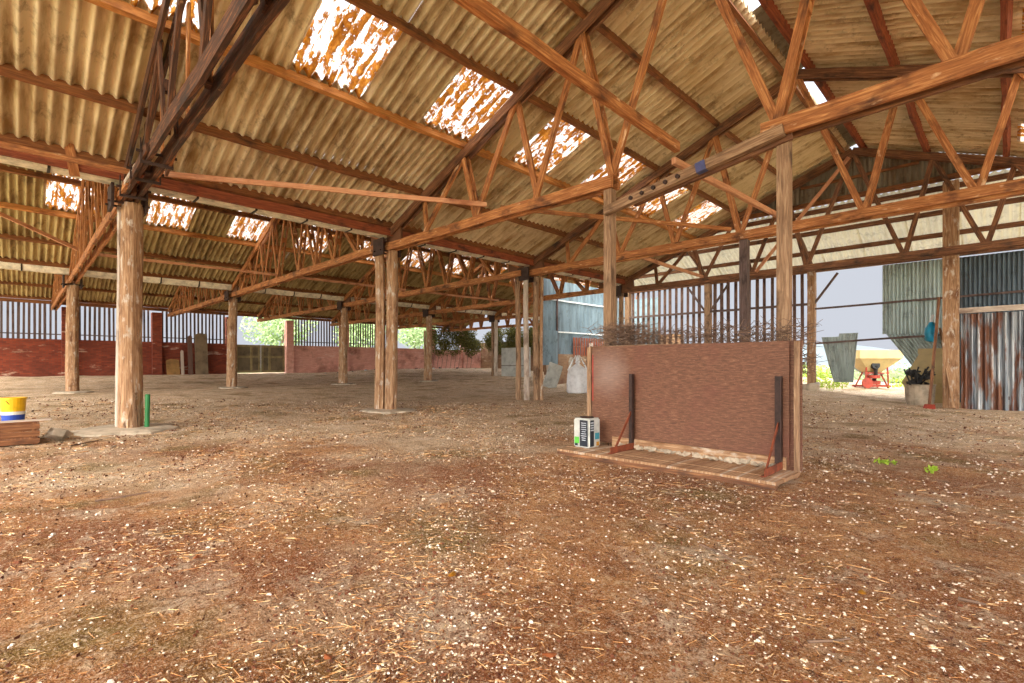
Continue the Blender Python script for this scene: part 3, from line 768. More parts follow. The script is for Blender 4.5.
# ------------------------------------------------------------------ far end: gable, lean-to, walls
YW = 18.8
bm = bm_new(); tl = bm.faces.layers.float.new('tone')      # gable cladding above the last truss
def roofmain(x): return ZR - SL*abs(x-XR)
zb = 5.72
xl = XR-(ZR-zb)/SL; xr_ = XR+(ZR-zb)/SL
n = int((xr_-xl)/0.02); prev = None
for i in range(n+1):
    x = xl+(xr_-xl)*i/n; yy = 16.42+0.018*math.sin(2*math.pi*x/0.11)
    c = (bm.verts.new((x, yy, zb)), bm.verts.new((x, yy, max(zb+0.001, roofmain(x)-0.02))))
    if prev:
        f = bm.faces.new((prev[0], c[0], c[1], prev[1])); f.smooth = True; f[tl] = 1.0
    prev = c
struct(obj('wall_gable', bm, M['gable_sheet'], smooth=True))
single('gable_rail', (xl+0.05, 16.36, zb+0.02), (xr_-0.05, 16.36, zb+0.02), 0.06, 0.14, M['purlin'], 'timber rail along the foot of the gable cladding', 'roof beam', 'rails of the far gable')
single('gable_rail', (-4.3, 16.36, zb+0.55), (-1.6, 16.36, zb+0.55), 0.05, 0.07, M['purlin'], 'thin rail halfway up the gable cladding', 'roof beam', 'rails of the far gable')
# lean-to roof going down and away behind the last truss
zlo, yhi, ylo_ = 4.45, 16.45, 19.1
ztop = 5.68
bm = bm_new(); ly = bm.faces.layers.float.new('tone')
D = Vector((0, ylo_-yhi, zlo-ztop)); LN = D.length
xa = -12.2
while xa < 5.0:
    n0 = len(bm.faces); tone = random.choice((0.94, 1, 1.04))
    corr(bm, (xa, yhi, ztop+random.uniform(-.01, .01)), (1, 0, 0), D, SW+0.02, LN, 0.1615, 0.028, 1, Nn=(0, 0, 1))
    bm.faces.ensure_lookup_table()
    for f in bm.faces[n0:]: f[ly] = tone
    xa += SW
struct(obj('ceiling', bm, M['roof_pale'], smooth=True))
for i, fr in enumerate((0.03, 0.36, 0.70, 0.95)):
    y = yhi+(ylo_-yhi)*fr; z = ztop+(zlo-ztop)*fr-0.10
    single('roof_purlin', (-12.0, y, z), (5.0, y, z), 0.07, 0.13, M['truss_dark'], 'dark purlin under the pale lean-to roof, %s from the top' % ORD[i], 'roof beam', 'purlins of the lean-to')
for i, x in enumerate((-8.1, -4.58, -1.0)):
    z0_ = zlo-0.2
    single('lean_to_rafter', (x+0.0, yhi+0.15, ztop-0.24), (x, ylo_-0.2, zlo-0.22), 0.06, 0.14, M['truss_dark'], ('dark lean-to rafter over the slatted wall', 'dark lean-to rafter left of the yard opening', 'dark lean-to rafter above the thick post')[i], 'roof beam', 'rafters of the lean-to')
# wall posts and rails
for i, (x, lb) in enumerate(((-11.65, 'thin post at the left end of the slatted wall'), (-8.13, 'post with two knee braces in the slatted wall'), (-4.62, 'weathered post at the left edge of the yard opening'))):
    t = thing('wall_post', lb, 'post', (x, YW, gz(x, YW)), 'posts of the far wall')
    bm = bm_new(); beam(bm, (x, YW, gz(x, YW)-0.02), (x, YW, 4.2), 0.22, 0.22, (0, 1, 0)); obj('pole', bm, M['pole' if i == 2 else 'pole_brown'], t)
    for s in ((-1, 1) if i == 1 else ((1,) if i == 2 else ())):
        bm = bm_new(); beam(bm, (x+s*0.08, YW-0.03, 3.1), (x+s*0.75, YW-0.03, 4.05), 0.06, 0.08, (0, 1, 0)); obj('knee_brace', bm, M['board'], t)
    if i == 2:
        bm = bm_new(); rock(bm, (x, YW, gz(x, YW)+0.12), 0.34); obj('concrete_foot', bm, M['concrete'], t)
single('wall_plate', (-12.1, YW, 4.22), (5.0, YW, 4.22), 0.14, 0.14, M['truss_dark'], 'long timber plate along the top of the far wall', 'roof beam', 'rails of the far wall')
single('wall_rail', (-12.1, YW-0.07, 3.1), (-4.65, YW-0.07, 3.1), 0.05, 0.08, M['board'], 'thin rail across the slatted wall', 'rail', 'rails of the far wall')
single('wall_rail', (-4.6, YW-0.05, 2.93), (5.0, YW-0.05, 3.12), 0.05, 0.06, M['board'], 'rail crossing the yard opening, upper of the two', 'rail', 'rails of the far wall')
single('wall_rail', (-4.6, YW-0.05, 1.78), (-0.4, YW-0.05, 1.98), 0.05, 0.06, M['board'], 'rail crossing the yard opening, lower of the two', 'rail', 'rails of the far wall')
# slatted boarding of the far wall, one object per stretch between posts
def slats_x(x0, x1, y, z0, z1, pitch, w, mat, label, group, wob=0.0):
    bm = bm_new(); x = x0+0.05
    while x < x1-0.05:
        beam(bm, (x, y+0.02, z0+random.uniform(-wob, wob)), (x+random.uniform(-0.012, 0.012), y+0.02, z1), w*random.uniform(0.85, 1.1), 0.02, (0, 1, 0), seg=1)
        x += pitch*random.uniform(0.92, 1.08)
    o = obj('slatted_boarding', bm, mat); tag(o, label, 'boarding', group); recenter(o)
slats_x(-11.5, -8.3, YW+0.05, 1.75, 4.3, 0.25, 0.115, M['board_rust'], 'tall vertical slats with gaps left of the knee-braced post', 'slats of the far wall')
slats_x(-7.95, -4.78, YW+0.05, 1.75, 4.3, 0.25, 0.115, M['board_rust'], 'tall vertical slats with gaps between the knee-braced post and the opening', 'slats of the far wall')
# low concrete under the slats
bm = bm_new(); box(bm, -11.6, -5.2, YW+0.02, YW+0.16, 0.1, 1.15)
struct(obj('wall_back', bm, M['concrete_wall']))
# corrugated sheets right of the opening
def bend_low(p, a, b):           # lower sheets kicked out to the side
    return p
bm = bm_new(); ly = bm.faces.layers.float.new('tone')
corr(bm, (-2.72, YW+0.10, 2.02), (1, 0, 0), (0, 0, 1), 1.52, 2.12, 0.095, 0.02, 1, Nn=(0, 1, 0), step=8)
for f in bm.faces: f[ly] = 1.0
o = obj('corrugated_sheet', bm, M['green_sheet'], smooth=True); tag(o, 'upper grey-green corrugated sheets right of the yard opening', 'metal sheet', 'corrugated sheets of the far wall'); recenter(o)
bm = bm_new(); ly = bm.faces.layers.float.new('tone')
def kick(p, a, b):
    d = (1-b); return Vector((p.x + d*1.05*(1-0.35*a), p.y + d*0.35, p.z + 0.02*math.sin(a*5)))
corr(bm, (-2.66, YW+0.16, 0.36), (1, 0, 0), (0, 0, 1), 1.5, 1.70, 0.095, 0.02, 8, Nn=(0, 1, 0), step=8, bend=kick)
for f in bm.faces: f[ly] = 1.0
o = obj('corrugated_sheet', bm, M['green_sheet'], smooth=True); tag(o, 'loose lower corrugated sheets slanting away below the rail, beside the spreader', 'metal sheet', 'corrugated sheets of the far wall'); recenter(o)
bm = bm_new(); ly = bm.faces.layers.float.new('tone')
corr(bm, (-1.19, YW+0.10, 0.0), (1, 0, 0), (0, 0, 1), 6.0, 4.12, 0.095, 0.02, 1, Nn=(0, 1, 0), step=8)
for f in bm.faces: f[ly] = 1.0
o = obj('corrugated_sheet', bm, M['dark_sheet'], smooth=True); tag(o, 'dark blue-grey corrugated sheets behind and above the rusty partition', 'metal sheet', 'corrugated sheets of the far wall'); recenter(o)
# hanging bent sheet at the left of the opening
bm = bm_new(); ly = bm.faces.layers.float.new('tone')
def hang(p, a, b):
    d = 1-b; return Vector((p.x + d*(0.34*(1-a) - 0.16*a), p.y + 0.18*d*d + 0.12*(1-a)*b, p.z + 0.10*(a > 0.48)*b))
corr(bm, (-4.42, YW+0.25, 0.5), (1, 0, 0), (0, 0, 1), 1.05, 1.5, 0.095, 0.018, 8, Nn=(0, 1, 0), bend=hang)
for f in bm.faces: f[ly] = 1.0
o = obj('corrugated_sheet', bm, M['green_sheet'], smooth=True); tag(o, 'bent green-grey corrugated sheet hanging in the left of the yard opening', 'metal sheet', 'corrugated sheets of the far wall'); recenter(o)
# rusty partition right of the thick post
t = thing('rusty_partition', 'rust-striped corrugated partition with a pale timber top rail right of the thick post', 'partition', (1.9, 16.4, 0))
bm = bm_new()
def wavy(p, a, b): return Vector((p.x, p.y + 0.03*math.sin(a*9), p.z + (1-b)*0.02*math.sin(a*21)))
corr(bm, (-0.80, 16.42, -0.02), (1, 0, 0), (0, 0, 1), 4.6, 2.34, 0.115, 0.03, 3, Nn=(0, 1, 0), step=10, bend=wavy)
obj('corrugated_sheeting', bm, M['rusty'], t, smooth=True)
bm = bm_new(); beam(bm, (-0.83, 16.34, 2.40), (3.8, 16.34, 2.42), 0.07, 0.13); obj('top_rail', bm, M['bleached'], t)
bm = bm_new(); beam(bm, (-0.75, 16.5, 0.3), (3.8, 16.5, 0.3), 0.05, 0.08); obj('bottom_rail', bm, M['board'], t)

# ------------------------------------------------------------------ left end: brick wall with slats
PIL = [-2.0, 1.8, 5.5, 9.2, 12.7, 16.6, 20.4, 24.2, 27.6]
def wseg(y0, y1, z1, mat):
    bm = bm_new(); box(bm, XC-0.22, XC, y0, y1, 0.2, z1); return struct(obj('wall_left', bm, mat))
wseg(-3.9, 9.2, 2.33, M['brick']); wseg(12.7, 29.7, 2.33, M['brick_pink'])
bm = bm_new(); box(bm, XC, -14.4, 29.5, 29.7, 0.2, 3.0); struct(obj('wall_back', bm, M['brick_tan']))
names = ['at the left picture edge', 'nearest the left edge of the view', 'left of the leaning slab', 'left of the yard gate', 'right of the yard gate', 'behind the far weathered post', 'behind the split double post', 'under the ivy', 'at the far corner']
for i, y in enumerate(PIL):
    bm = bm_new(); box(bm, XC-0.28, XC+0.22, y-0.22, y+0.22, 0.35, 3.95)
    o = obj('brick_pillar', bm, M['brick'] if i < 4 else M['brick_pink']); tag(o, 'square brick pillar of the far left wall, ' + names[i], 'pillar', 'brick pillars'); recenter(o)
def slats_y(y0, y1, x, z0, z1, pitch, w, mat, label, group):
    bm = bm_new(); y = y0+0.05
    while y < y1-0.03:
        beam(bm, (x, y, z0), (x, y+random.uniform(-0.012, 0.012), z1), 0.02, w*random.uniform(0.85, 1.12), (0, 1, 0), seg=1)
        y += pitch*random.uniform(0.9, 1.1)
    beam(bm, (x+0.04, y0, z0+0.25), (x+0.04, y1, z0+0.25), 0.04, 0.05)
    o = obj('slatted_boarding', bm, mat); tag(o, label, 'boarding', group); recenter(o)
for i, (a, b) in enumerate(zip(PIL[:-1], PIL[1:])):
    if i == 3: continue
    if i >= 6: continue
    slats_y(a+0.24, b-0.24, XC-0.1, 2.33, 4.15, 0.19, 0.095, M['board'], 'gapped vertical slats, right of the brick pillar ' + names[i], 'slats above the brick wall')
single('eave_beam', (XC+0.05, -3.9, 4.14), (XC+0.05, 29.0, 4.14), 0.12, 0.16, M['purlin'], 'long eave beam above the slats of the far left wall', 'roof beam', 'eave beams')
# gate
t = thing('yard_gate', 'pair of weathered olive-grey gate leaves with framed panels in the far left wall', 'gate', (XC, 10.95, gz(XC, 11)))
zg = gz(XC, 11)
for s, (a, b) in enumerate(((9.48, 10.93), (10.97, 12.42))):
    bm = bm_new(); box(bm, XC-0.06, XC-0.02, a, b, zg+0.06, zg+1.78); lf = obj('gate_leaf', bm, M['gate'], t)
    bm = bm_new()
    for z in (0.06, 0.98, 1.66): box(bm, XC-0.02, XC+0.03, a, b, zg+z, zg+z+0.14)
    for y in (a, b-0.13, a+(b-a)*(0.58 if s == 0 else 0.3)): box(bm, XC-0.018, XC+0.034, y, y+0.13, zg+0.06, zg+1.8)
    obj('leaf_frame', bm, M['gate_frame'], lf)
# leaning slab, planks, board along the brick wall
def leaner(name, y, w, h, th, mat, label, cat, lean=0.25, dx=0.05):
    z = gz(XC+0.4, y); bm = bm_new()
    pts = []
    for (a, b) in ((-w/2, 0), (w/2, 0), (w/2*0.98, h), (w/2*0.8-w*0.5, h+0.05), (-w/2, h-0.04)):
        for q in (0, th): pts.append((XC+0.28+lean*(1-b/h)+q+dx, y+a, z-0.01+b))
    hull(bm, pts); o = obj(name, bm, mat); tag(o, label, cat, 'things leaning on the brick wall'); recenter(o)
leaner('concrete_slab', 7.55, 0.62, 2.35, 0.12, M['slab'], 'tall grey slab leaning on the brick wall left of the gate', 'slab')
leaner('timber_plank', 7.0, 0.22, 2.2, 0.08, M['board_rust'], 'dark upright plank leaning just left of the grey slab', 'plank')
leaner('timber_plank', 6.62, 0.14, 1.35, 0.06, M['bleached'], 'short pale plank leaning left of the dark plank', 'plank')
leaner('board_sheet', 6.18, 0.62, 0.85, 0.03, M['tan_board'], 'small tan board leaning on the brick wall beside the pillar', 'board')
# trees beyond the gate and wall
def foliage(bm, c, rad, n, size, rs, shell=0.35):
    for k in range(n):
        v = Vector((rs.gauss(0, 1), rs.gauss(0, 1), rs.gauss(0, 1))).normalized()
        q = (shell + (1-shell)*rs.random()**0.5)
        p = Vector((c[0]+v.x*rad[0]*q, c[1]+v.y*rad[1]*q, c[2]+v.z*rad[2]*q))
        a = Vector((rs.gauss(0, 1), rs.gauss(0, 1), rs.gauss(0, 1))).normalized(); b = a.orthogonal().normalized()
        s = size*rs.uniform(0.6, 1.3)
        f = bm.faces.new([bm.verts.new(p+a*s), bm.verts.new(p+b*s*0.5), bm.verts.new(p-a*s*0.9), bm.verts.new(p-b*s*0.5)])
def tree(x, y, h, r, label, seed):
    rs = random.Random(seed); z = 0.45
    t = thing('tree', label, 'tree', (x, y, z), 'trees beyond the far left wall')
    bm = bm_new(); tube(bm, [(x, y, z), (x+0.1, y, z+h*0.4), (x, y+0.1, z+h*0.8)], 0.16, 8, 0.05); obj('trunk', bm, M['board_rust'], t)
    bm = bm_new()
    for k in range(5): foliage(bm, (x+rs.uniform(-r, r)*0.5, y+rs.uniform(-r, r)*0.5, z+h*rs.uniform(0.55, 0.95)), (r*0.7, r*0.7, r*0.6), 420, 0.16, rs)
    obj('crown', bm, M['tree'], t)
tree(-46, 16.8, 5.2, 2.6, 'pale green tree beyond the yard gate', 3)
tree(-42, 22.5, 4.6, 2.2, 'pale green tree beyond the wall behind the split double post', 4)
tree(-44, 29.5, 5.0, 2.6, 'pale green tree behind the ivy', 5)
# ivy hanging over the far end of the brick wall
rs = random.Random(11)
t = thing('ivy', 'dense dark ivy hanging over the pink brick wall beside the grey concrete wall', 'ivy', (XC+0.3, 24.5, 2.3))
bm = bm_new()
for k in range(26):
    y = 24.0+rs.random()*4.6; z = 2.5+rs.random()*1.3
    foliage(bm, (XC+0.6+rs.uniform(0, .35), y, z), (0.4, 0.75, 0.55), 260, 0.075, rs, 0.1)
for k in range(16):
    y = 24.2+rs.random()*4.6; foliage(bm, (XC+0.3, y, 2.05+rs.random()*0.3), (0.2, 0.5, 0.5), 70, 0.07, rs, 0.1)
obj('leaves', bm, M['ivy'], t)
bm = bm_new()
for k in range(10):
    y = 24+k*0.45; tube(bm, [(XC+0.28, y, 0.6), (XC+0.3, y+0.2, 1.8), (XC+0.32, y-0.1, 2.8), (XC+0.5, y+0.1, 3.6)], 0.02, 6, 0.008)
obj('stems', bm, M['twig'], t)
t = thing('ivy', 'ivy mass along the end wall, seen above the grey concrete wall', 'ivy', (-28.5, 28.7, 2.6))
bm = bm_new()
for k in range(30):
    foliage(bm, (-31.6+rs.random()*6.4, 28.8+rs.uniform(-.3, .3), 2.3+rs.random()*1.7), (0.9, 0.35, 0.7), 420, 0.08, rs, 0.1)
obj('leaves', bm, M['ivy'], t)
bm = bm_new(); 
for q_ in range(6): tube(bm, [(-31+q_, 28.9, 0.4), (-30.8+q_, 28.9, 2.0), (-30.3+q_, 28.8, 3.4)], 0.04, 6, 0.01)
obj('stems', bm, M['twig'], t)
# concrete wall
z = gz(-20.5, 20.5)
bm = bm_new(); box(bm, -21.55, -19.3, 20.65, 20.8, z-0.02, 2.06)
o = obj('concrete_wall', bm, M['concrete_wall']); tag(o, 'low grey concrete panel wall beside a far post, ivy above', 'wall'); recenter(o)
bm = bm_new(); box(bm, -21.5, -19.35, 20.60, 20.65, z+0.62, z+0.66); o = obj('dark_rail', bm, M['board']); tag(o, 'thin dark rail across the low grey concrete wall', 'rail'); recenter(o)

# ------------------------------------------------------------------ blue-grey clad wall behind the clustered post
XG = -14.5
bm = bm_new(); ly = bm.faces.layers.float.new('tone')
corr(bm, (XG, 16.3, 1.55), (0, 1, 0), (0, 0, 1), 5.4, 3.35, 0.30, 0.012, 1, Nn=(1, 0, 0), step=8)
for f in bm.faces: f[ly] = 1.0
struct(obj('wall_blue_side', bm, M['blue_sheet'], smooth=False))
bm = bm_new(); ly = bm.faces.layers.float.new('tone')
corr(bm, (XG, 21.7, 0.3), (1, 0, 0), (0, 0, 1), 2.7, 4.0, 0.30, 0.012, 1, Nn=(0, 1, 0), step=8)
for f in bm.faces: f[ly] = 1.0
struct(obj('wall_blue_back', bm, M['blue_sheet'], smooth=False))
bm = bm_new(); box(bm, XG-0.1, XG+0.1, 17.3, 21.7, 0.1, 1.55)
struct(obj('wall_blue_base', bm, M['brick_tan']))
for i, z in enumerate((4.0, 2.56)):
    single('white_rail', (XG+0.06, 16.3, z), (XG+0.06, 21.65, z), 0.04, 0.06, M['white_paint'], ('upper', 'lower')[i] + ' white rail across the blue-grey clad wall', 'rail', 'rails of the blue-grey wall')
single('door_edge_post', (XG+0.09, 17.3, 1.1), (XG+0.09, 17.3, 4.4), 0.07, 0.07, M['board'], 'dark vertical edge post on the blue-grey clad wall', 'post', 'posts of the blue-grey wall', up=(1, 0, 0))
bm = bm_new(); box(bm, XG+0.1, XG+0.13, 16.3, 17.3, 1.05, 2.6); tl = bm.faces.layers.float.new('tone')
for f in bm.faces: f[tl] = 1.0
o = obj('sheet_panel', bm, M['blue_sheet']); tag(o, 'blue-grey lower door panel beside the clustered post', 'panel'); recenter(o)
slats = bm_new(); y = 18.5
while y < 21.6:
    beam(slats, (XG+0.12, y, 1.5), (XG+0.12, y, 2.35), 0.02, 0.12, (0, 1, 0), seg=1); y += 0.2
o = obj('slatted_boarding', slats, M['red_wood']); tag(o, 'short red-brown slats low on the blue-grey clad wall', 'boarding'); recenter(o)
prop('short_post', XG+0.3, 19.6, 2.1, 0.14, M['bleached'], 'short pale post before the tan brick base of the blue-grey wall', 'posts of the blue-grey wall')
# bulk bag
bx, by = -10.95, 14.3; bzz = gz(bx, by)
t = thing('bulk_bag', 'white woven bulk bag with gathered top standing left of the board', 'bag', (bx, by, bzz))
bm = bm_new(); hw = 0.31
prof = [(0.90, 0.0), (1.02, 0.06), (1.06, 0.35), (1.0, 0.7), (0.86, 0.86), (0.5, 0.98), (0.2, 1.08), (0.15, 1.25)]
rings = []
for k, (s, z) in enumerate(prof):
    ring = []
    for i in range(24):
        a = 2*math.pi*i/24; ca, sa = math.cos(a), math.sin(a)
        e = 0.45 if k < 5 else 0.9
        px = math.copysign(abs(ca)**e, ca); py = math.copysign(abs(sa)**e, sa)
        w = 1+0.05*math.sin(i*2.3+k)
        ring.append(bm.verts.new((bx+px*hw*s*w, by+py*hw*s*w, bzz+z)))
    rings.append(ring)
for a, b in zip(rings[:-1], rings[1:]):
    for i in range(24): bm.faces.new((a[i], a[(i+1) % 24], b[(i+1) % 24], b[i]))
bm.faces.new(rings[0][::-1]); bm.faces.new(rings[-1])
obj('bag_body', bm, M['white_fabric'], t, smooth=True)
for s in ((-1, -1), (1, -1), (1, 1), (-1, 1)):
    bm = bm_new(); tube(bm, [(bx+s[0]*0.25, by+s[1]*0.25, bzz+0.82), (bx+s[0]*0.13, by+s[1]*0.13, bzz+1.16), (bx+s[0]*0.05, by+s[1]*0.05, bzz+1.36), (bx-s[0]*0.02, by+s[1]*0.1, bzz+1.1)], 0.03, 6)
    obj('lifting_strap', bm, M['white_fabric'], t)
# pale sacks/planks heap left of the bag
def heapbit(x, y, l, w, h, rz, lean, mat, name, label, cat, grp):
    z = gz(x, y); c, s = math.cos(rz), math.sin(rz); bm = bm_new()
    beam(bm, (x, y, z), (x+c*lean, y+s*lean, z+h), w, l, (s, -c, 0), seg=3, warp=0.02)
    o = obj(name, bm, mat); tag(o, label, cat, grp); recenter(o)
heapbit(-13.8, 16.0, 0.12, 0.6, 1.0, R(60), 0.35, M['concrete_wall'], 'concrete_slab', 'pale slab leaning between the clustered post and the bulk bag', 'slab', None)
heapbit(-13.3, 17.0, 0.12, 0.5, 1.15, R(120), -0.55, M['concrete'], 'concrete_slab', 'tilted buff slab leaning left of the bulk bag', 'slab', None)

# ------------------------------------------------------------------ free-standing board
bx0, bx1, byy = -3.90, -1.40, 5.32
t = thing('standing_board', 'large red-brown plywood board standing on a low platform with steel angle brackets', 'board', ((bx0+bx1)/2, byy, 0.0))
bm = bm_new(); box(bm, bx0+0.06, bx1-0.10, byy, byy+0.03, 0.10, 1.325); bmesh.ops.bevel(bm, geom=bm.edges, offset=0.004, segments=1, affect='EDGES')
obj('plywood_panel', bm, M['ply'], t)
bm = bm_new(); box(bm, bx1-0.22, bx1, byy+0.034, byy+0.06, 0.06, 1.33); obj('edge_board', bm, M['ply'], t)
bm = bm_new(); beam(bm, (bx0+0.02, byy+0.04, 0.02), (bx0+0.02, byy+0.04, 1.32), 0.06, 0.10, (0, 1, 0)); o = obj('end_post', bm, M['pole_brown'], t)
bm = bm_new(); beam(bm, (bx1-0.03, byy-0.005, 0.04), (bx1-0.03, byy-0.005, 1.32), 0.04, 0.05, (0, 1, 0)); obj('end_post', bm, M['pole_brown'], t)
bm = bm_new(); beam(bm, (bx0, byy+0.06, 1.30), (bx1, byy+0.06, 1.30), 0.05, 0.06); obj('top_rail', bm, M['pole_brown'], t)
bm = bm_new()
for a, b, c in ((4.66, 4.86, 0), (4.865, 5.08, .004), (5.085, 5.30, -.003)):
    box(bm, bx0+random.uniform(0, .03), bx1-random.uniform(0, .02), a, b, 0.035+c, 0.07+c)
obj('platform', bm, M['pole'], t)
bm = bm_new()
for y in (4.68, 5.25): beam(bm, (bx0+0.03, y, 0.018), (bx1-0.02, y, 0.018), 0.06, 0.05)
obj('platform_bearer', bm, M['truss_dark'], t)
bm = bm_new(); 
n = 40
for i in range(n):                                   # grit washed up against the foot of the board
    a = bx0+0.5+(bx1-bx0-0.7)*i/n
    rock(bm, (a, byy-0.03-random.random()*0.05, 0.10), random.uniform(0.03, 0.055), 0.8)
obj('sill_strip', bm, M['concrete'], t)
bm = bm_new(); beam(bm, (bx0+0.4, byy-0.03, 0.13), (bx1-0.12, byy-0.03, 0.13), 0.035, 0.12, warp=0.004); obj('sill_board', bm, M['pole'], t)
for x in (-3.22, -1.58):
    br = None
    bm = bm_new(); box(bm, x-0.035, x+0.035, byy-0.055, byy-0.045, 0.08, 0.98); box(bm, x+0.027, x+0.035, byy-0.10, byy-0.045, 0.08, 0.98)
    br = obj('angle_upright', bm, M['steel'], t)
    bm = bm_new(); box(bm, x-0.005, x+0.035, byy-0.55, byy-0.05, 0.075, 0.083); box(bm, x+0.029, x+0.037, byy-0.55, byy-0.05, 0.083, 0.15)
    obj('angle_foot', bm, M['rust'], br)
    bm = bm_new(); beam(bm, (x+0.0, byy-0.42, 0.10), (x+0.0, byy-0.06, 0.52), 0.012, 0.03); obj('diagonal_strut', bm, M['rust'], br)
# red stripe of paint on the end
bm = bm_new(); box(bm, bx0+0.062, bx0+0.085, byy-0.003, byy-0.0005, 0.62, 1.22); obj('paint_mark', bm, M['red_paint'], t)
# bent vegetation piled behind the board
rs = random.Random(5)
bm = bm_new()
for k in range(2600):
    x = rs.uniform(bx0+0.05, bx1-0.05) if rs.random() < 0.65 else rs.gauss(-3.55, 0.25)
    y = rs.uniform(5.48, 5.92); 
    z = 1.0+0.52*rs.random()**1.4+(0.08 if x < -3.3 else 0)
    a = rs.uniform(0, 6.28); e = rs.uniform(-0.4, 0.8); l = rs.uniform(0.10, 0.32)
    d = Vector((math.cos(a)*math.cos(e), math.sin(a)*math.cos(e)*0.6, math.sin(e)*0.55))*l
    mid = Vector((x, y, z))+d*0.5+Vector((rs.uniform(-.03, .03), 0, rs.uniform(-.02, .05)))
    tube(bm, [(x, y, z), mid, Vector((x, y, z))+d], 0.0045, 3, 0.002)
for k in range(60):
    x = rs.uniform(bx0+0.1, bx1-0.1); y = rs.uniform(5.5, 5.9)
    tube(bm, [(x, y, 0.0), (x+rs.uniform(-.1, .1), y, 0.7), (x+rs.uniform(-.2, .2), y, 1.3), (x+rs.uniform(-.3, .3), y, rs.uniform(1.45, 1.66))], 0.006, 4, 0.002)
o = obj('dry_brambles', bm, M['twig']); tag(o, 'tangle of dry brown bramble stems piled behind the standing board', 'dry brambles'); o['kind'] = 'stuff'
# tin
tx, ty, tz = -3.70, 5.02, 0.072
t = thing('paint_tin', 'square white and navy printed tin standing at the left end of the board platform', 'tin', (tx, ty, tz))
bm = bm_new(); box(bm, tx-0.12, tx+0.12, ty-0.12, ty+0.12, tz, tz+0.36); bmesh.ops.bevel(bm, geom=[e for e in bm.edges], offset=0.018, segments=2, affect='EDGES'); obj('tin_body', bm, M['tin_white'], t)
bm = bm_new(); lathe(bm, tx, ty, [(0.085, tz+0.36), (0.088, tz+0.372), (0.07, tz+0.374)], 20); obj('lid', bm, M['steel'], t)
def decal(name, face, a0, a1, z0, z1, mat, e=0.0015, pa=None):
    bm = bm_new()
    if face == 'front': box(bm, tx+a0, tx+a1, ty-0.12-e, ty-0.12+0.0005, tz+z0, tz+z1)
    else: box(bm, tx+0.12-0.0005, tx+0.12+e, ty+a0, ty+a1, tz+z0, tz+z1)
    return obj(name, bm, mat, pa or t)
lbA = decal('label_panel', 'front', -0.02, 0.10, 0.02, 0.34, M['tin_dark'])
lbB = decal('label_panel', 'right', -0.10, -0.02, 0.02, 0.34, M['tin_dark'])
decal('label_stripe', 'front', -0.10, -0.03, 0.05, 0.13, M['lime'], 0.0012); decal('label_stripe', 'front', -0.095, -0.05, 0.02, 0.05, M['tin_dark'], 0.0012)
decal('label_stripe', 'right', 0.0, 0.09, 0.10, 0.18, M['teal'], 0.0012); decal('label_stripe', 'right', 0.03, 0.09, 0.02, 0.07, M['leaf_dry'], 0.0012)
for k in range(9):
    w = random.uniform(0.05, 0.09); decal('print_line', 'front', 0.04-w/2, 0.04+w/2, 0.30-k*0.026, 0.309-k*0.026, M['tin_text'], 0.003, lbA)
for k in range(4): decal('print_line', 'right', -0.09, -0.03, 0.30-k*0.03, 0.315-k*0.03, M['tin_text'], 0.003, lbB)

# ------------------------------------------------------------------ left foreground bits
def P(px, py, z=0.0):
    """point of the ground plane (height z) seen at a place of the photograph: for measuring"""
    Z = (EYE-z)*F/(py-364.0); X = (px-512)/F*Z
    return ((X-Z)*0.70710678, (X+Z)*0.70710678)
cx0, cy0 = -9.75, -0.30
t = thing('wooden_crate', 'brown slatted wooden crate at the left edge before the stoutest post', 'crate', (cx0, cy0, 0))
def cb(x0, x1, y0, y1, z0, z1, nm, mat='crate'):
    bm = bm_new(); beam(bm, ((x0+x1)/2, y0, (z0+z1)/2), ((x0+x1)/2, y1, (z0+z1)/2), x1-x0, z1-z0, seg=2) if (y1-y0) > (x1-x0) else beam(bm, (x0, (y0+y1)/2, (z0+z1)/2), (x1, (y0+y1)/2, (z0+z1)/2), y1-y0, z1-z0, seg=2)
    return obj(nm, bm, M[mat], t)
w_, l_ = 0.36, 0.52
for k in range(3):
    z = 0.02+k*0.098
    cb(cx0+w_, cx0+w_+0.02, cy0-l_, cy0+l_, z, z+0.066, 'slat'); cb(cx0-w_-0.02, cx0-w_, cy0-l_, cy0+l_, z, z+0.066, 'slat')
    cb(cx0-w_, cx0+w_, cy0+l_-0.02, cy0+l_, z, z+0.066, 'slat'); cb(cx0-w_, cx0+w_, cy0-l_, cy0-l_+0.02, z, z+0.066, 'slat')
for sx in (-1, 1):
    for sy in (-1, 1): 
        bm = bm_new(); beam(bm, (cx0+sx*(w_-0.025), cy0+sy*(l_-0.045), 0.0), (cx0+sx*(w_-0.025), cy0+sy*(l_-0.045), 0.31), 0.045, 0.045, (0, 1, 0), seg=1); obj('corner_post', bm, M['crate'], t)
bm = bm_new(); box(bm, cx0-w_, cx0+w_, cy0-l_+0.02, cy0+l_-0.02, 0.012, 0.03); obj('bottom_board', bm, M['crate'], t)
single('loose_batten', (cx0+0.28, cy0-0.8, 0.325), (cx0+0.36, cy0+0.64, 0.335), 0.05, 0.025, M['bleached'], 'thin pale batten lying across the crate', 'batten', None)
bm = bm_new(); rock(bm, (-9.62, 0.42, 0.09), 0.17, 0.75); o = obj('concrete_block', bm, M['concrete']); tag(o, 'rough grey concrete lump beside the crate', 'rubble'); recenter(o)
single('timber_offcut', (XA+0.30, 0.62, 3.95), (XA+0.30, 0.55, 4.42), 0.05, 0.12, M['truss'], 'short upright orange timber fixed over the gutter, left of the nearest truss', 'plank', None, up=(0, 1, 0))
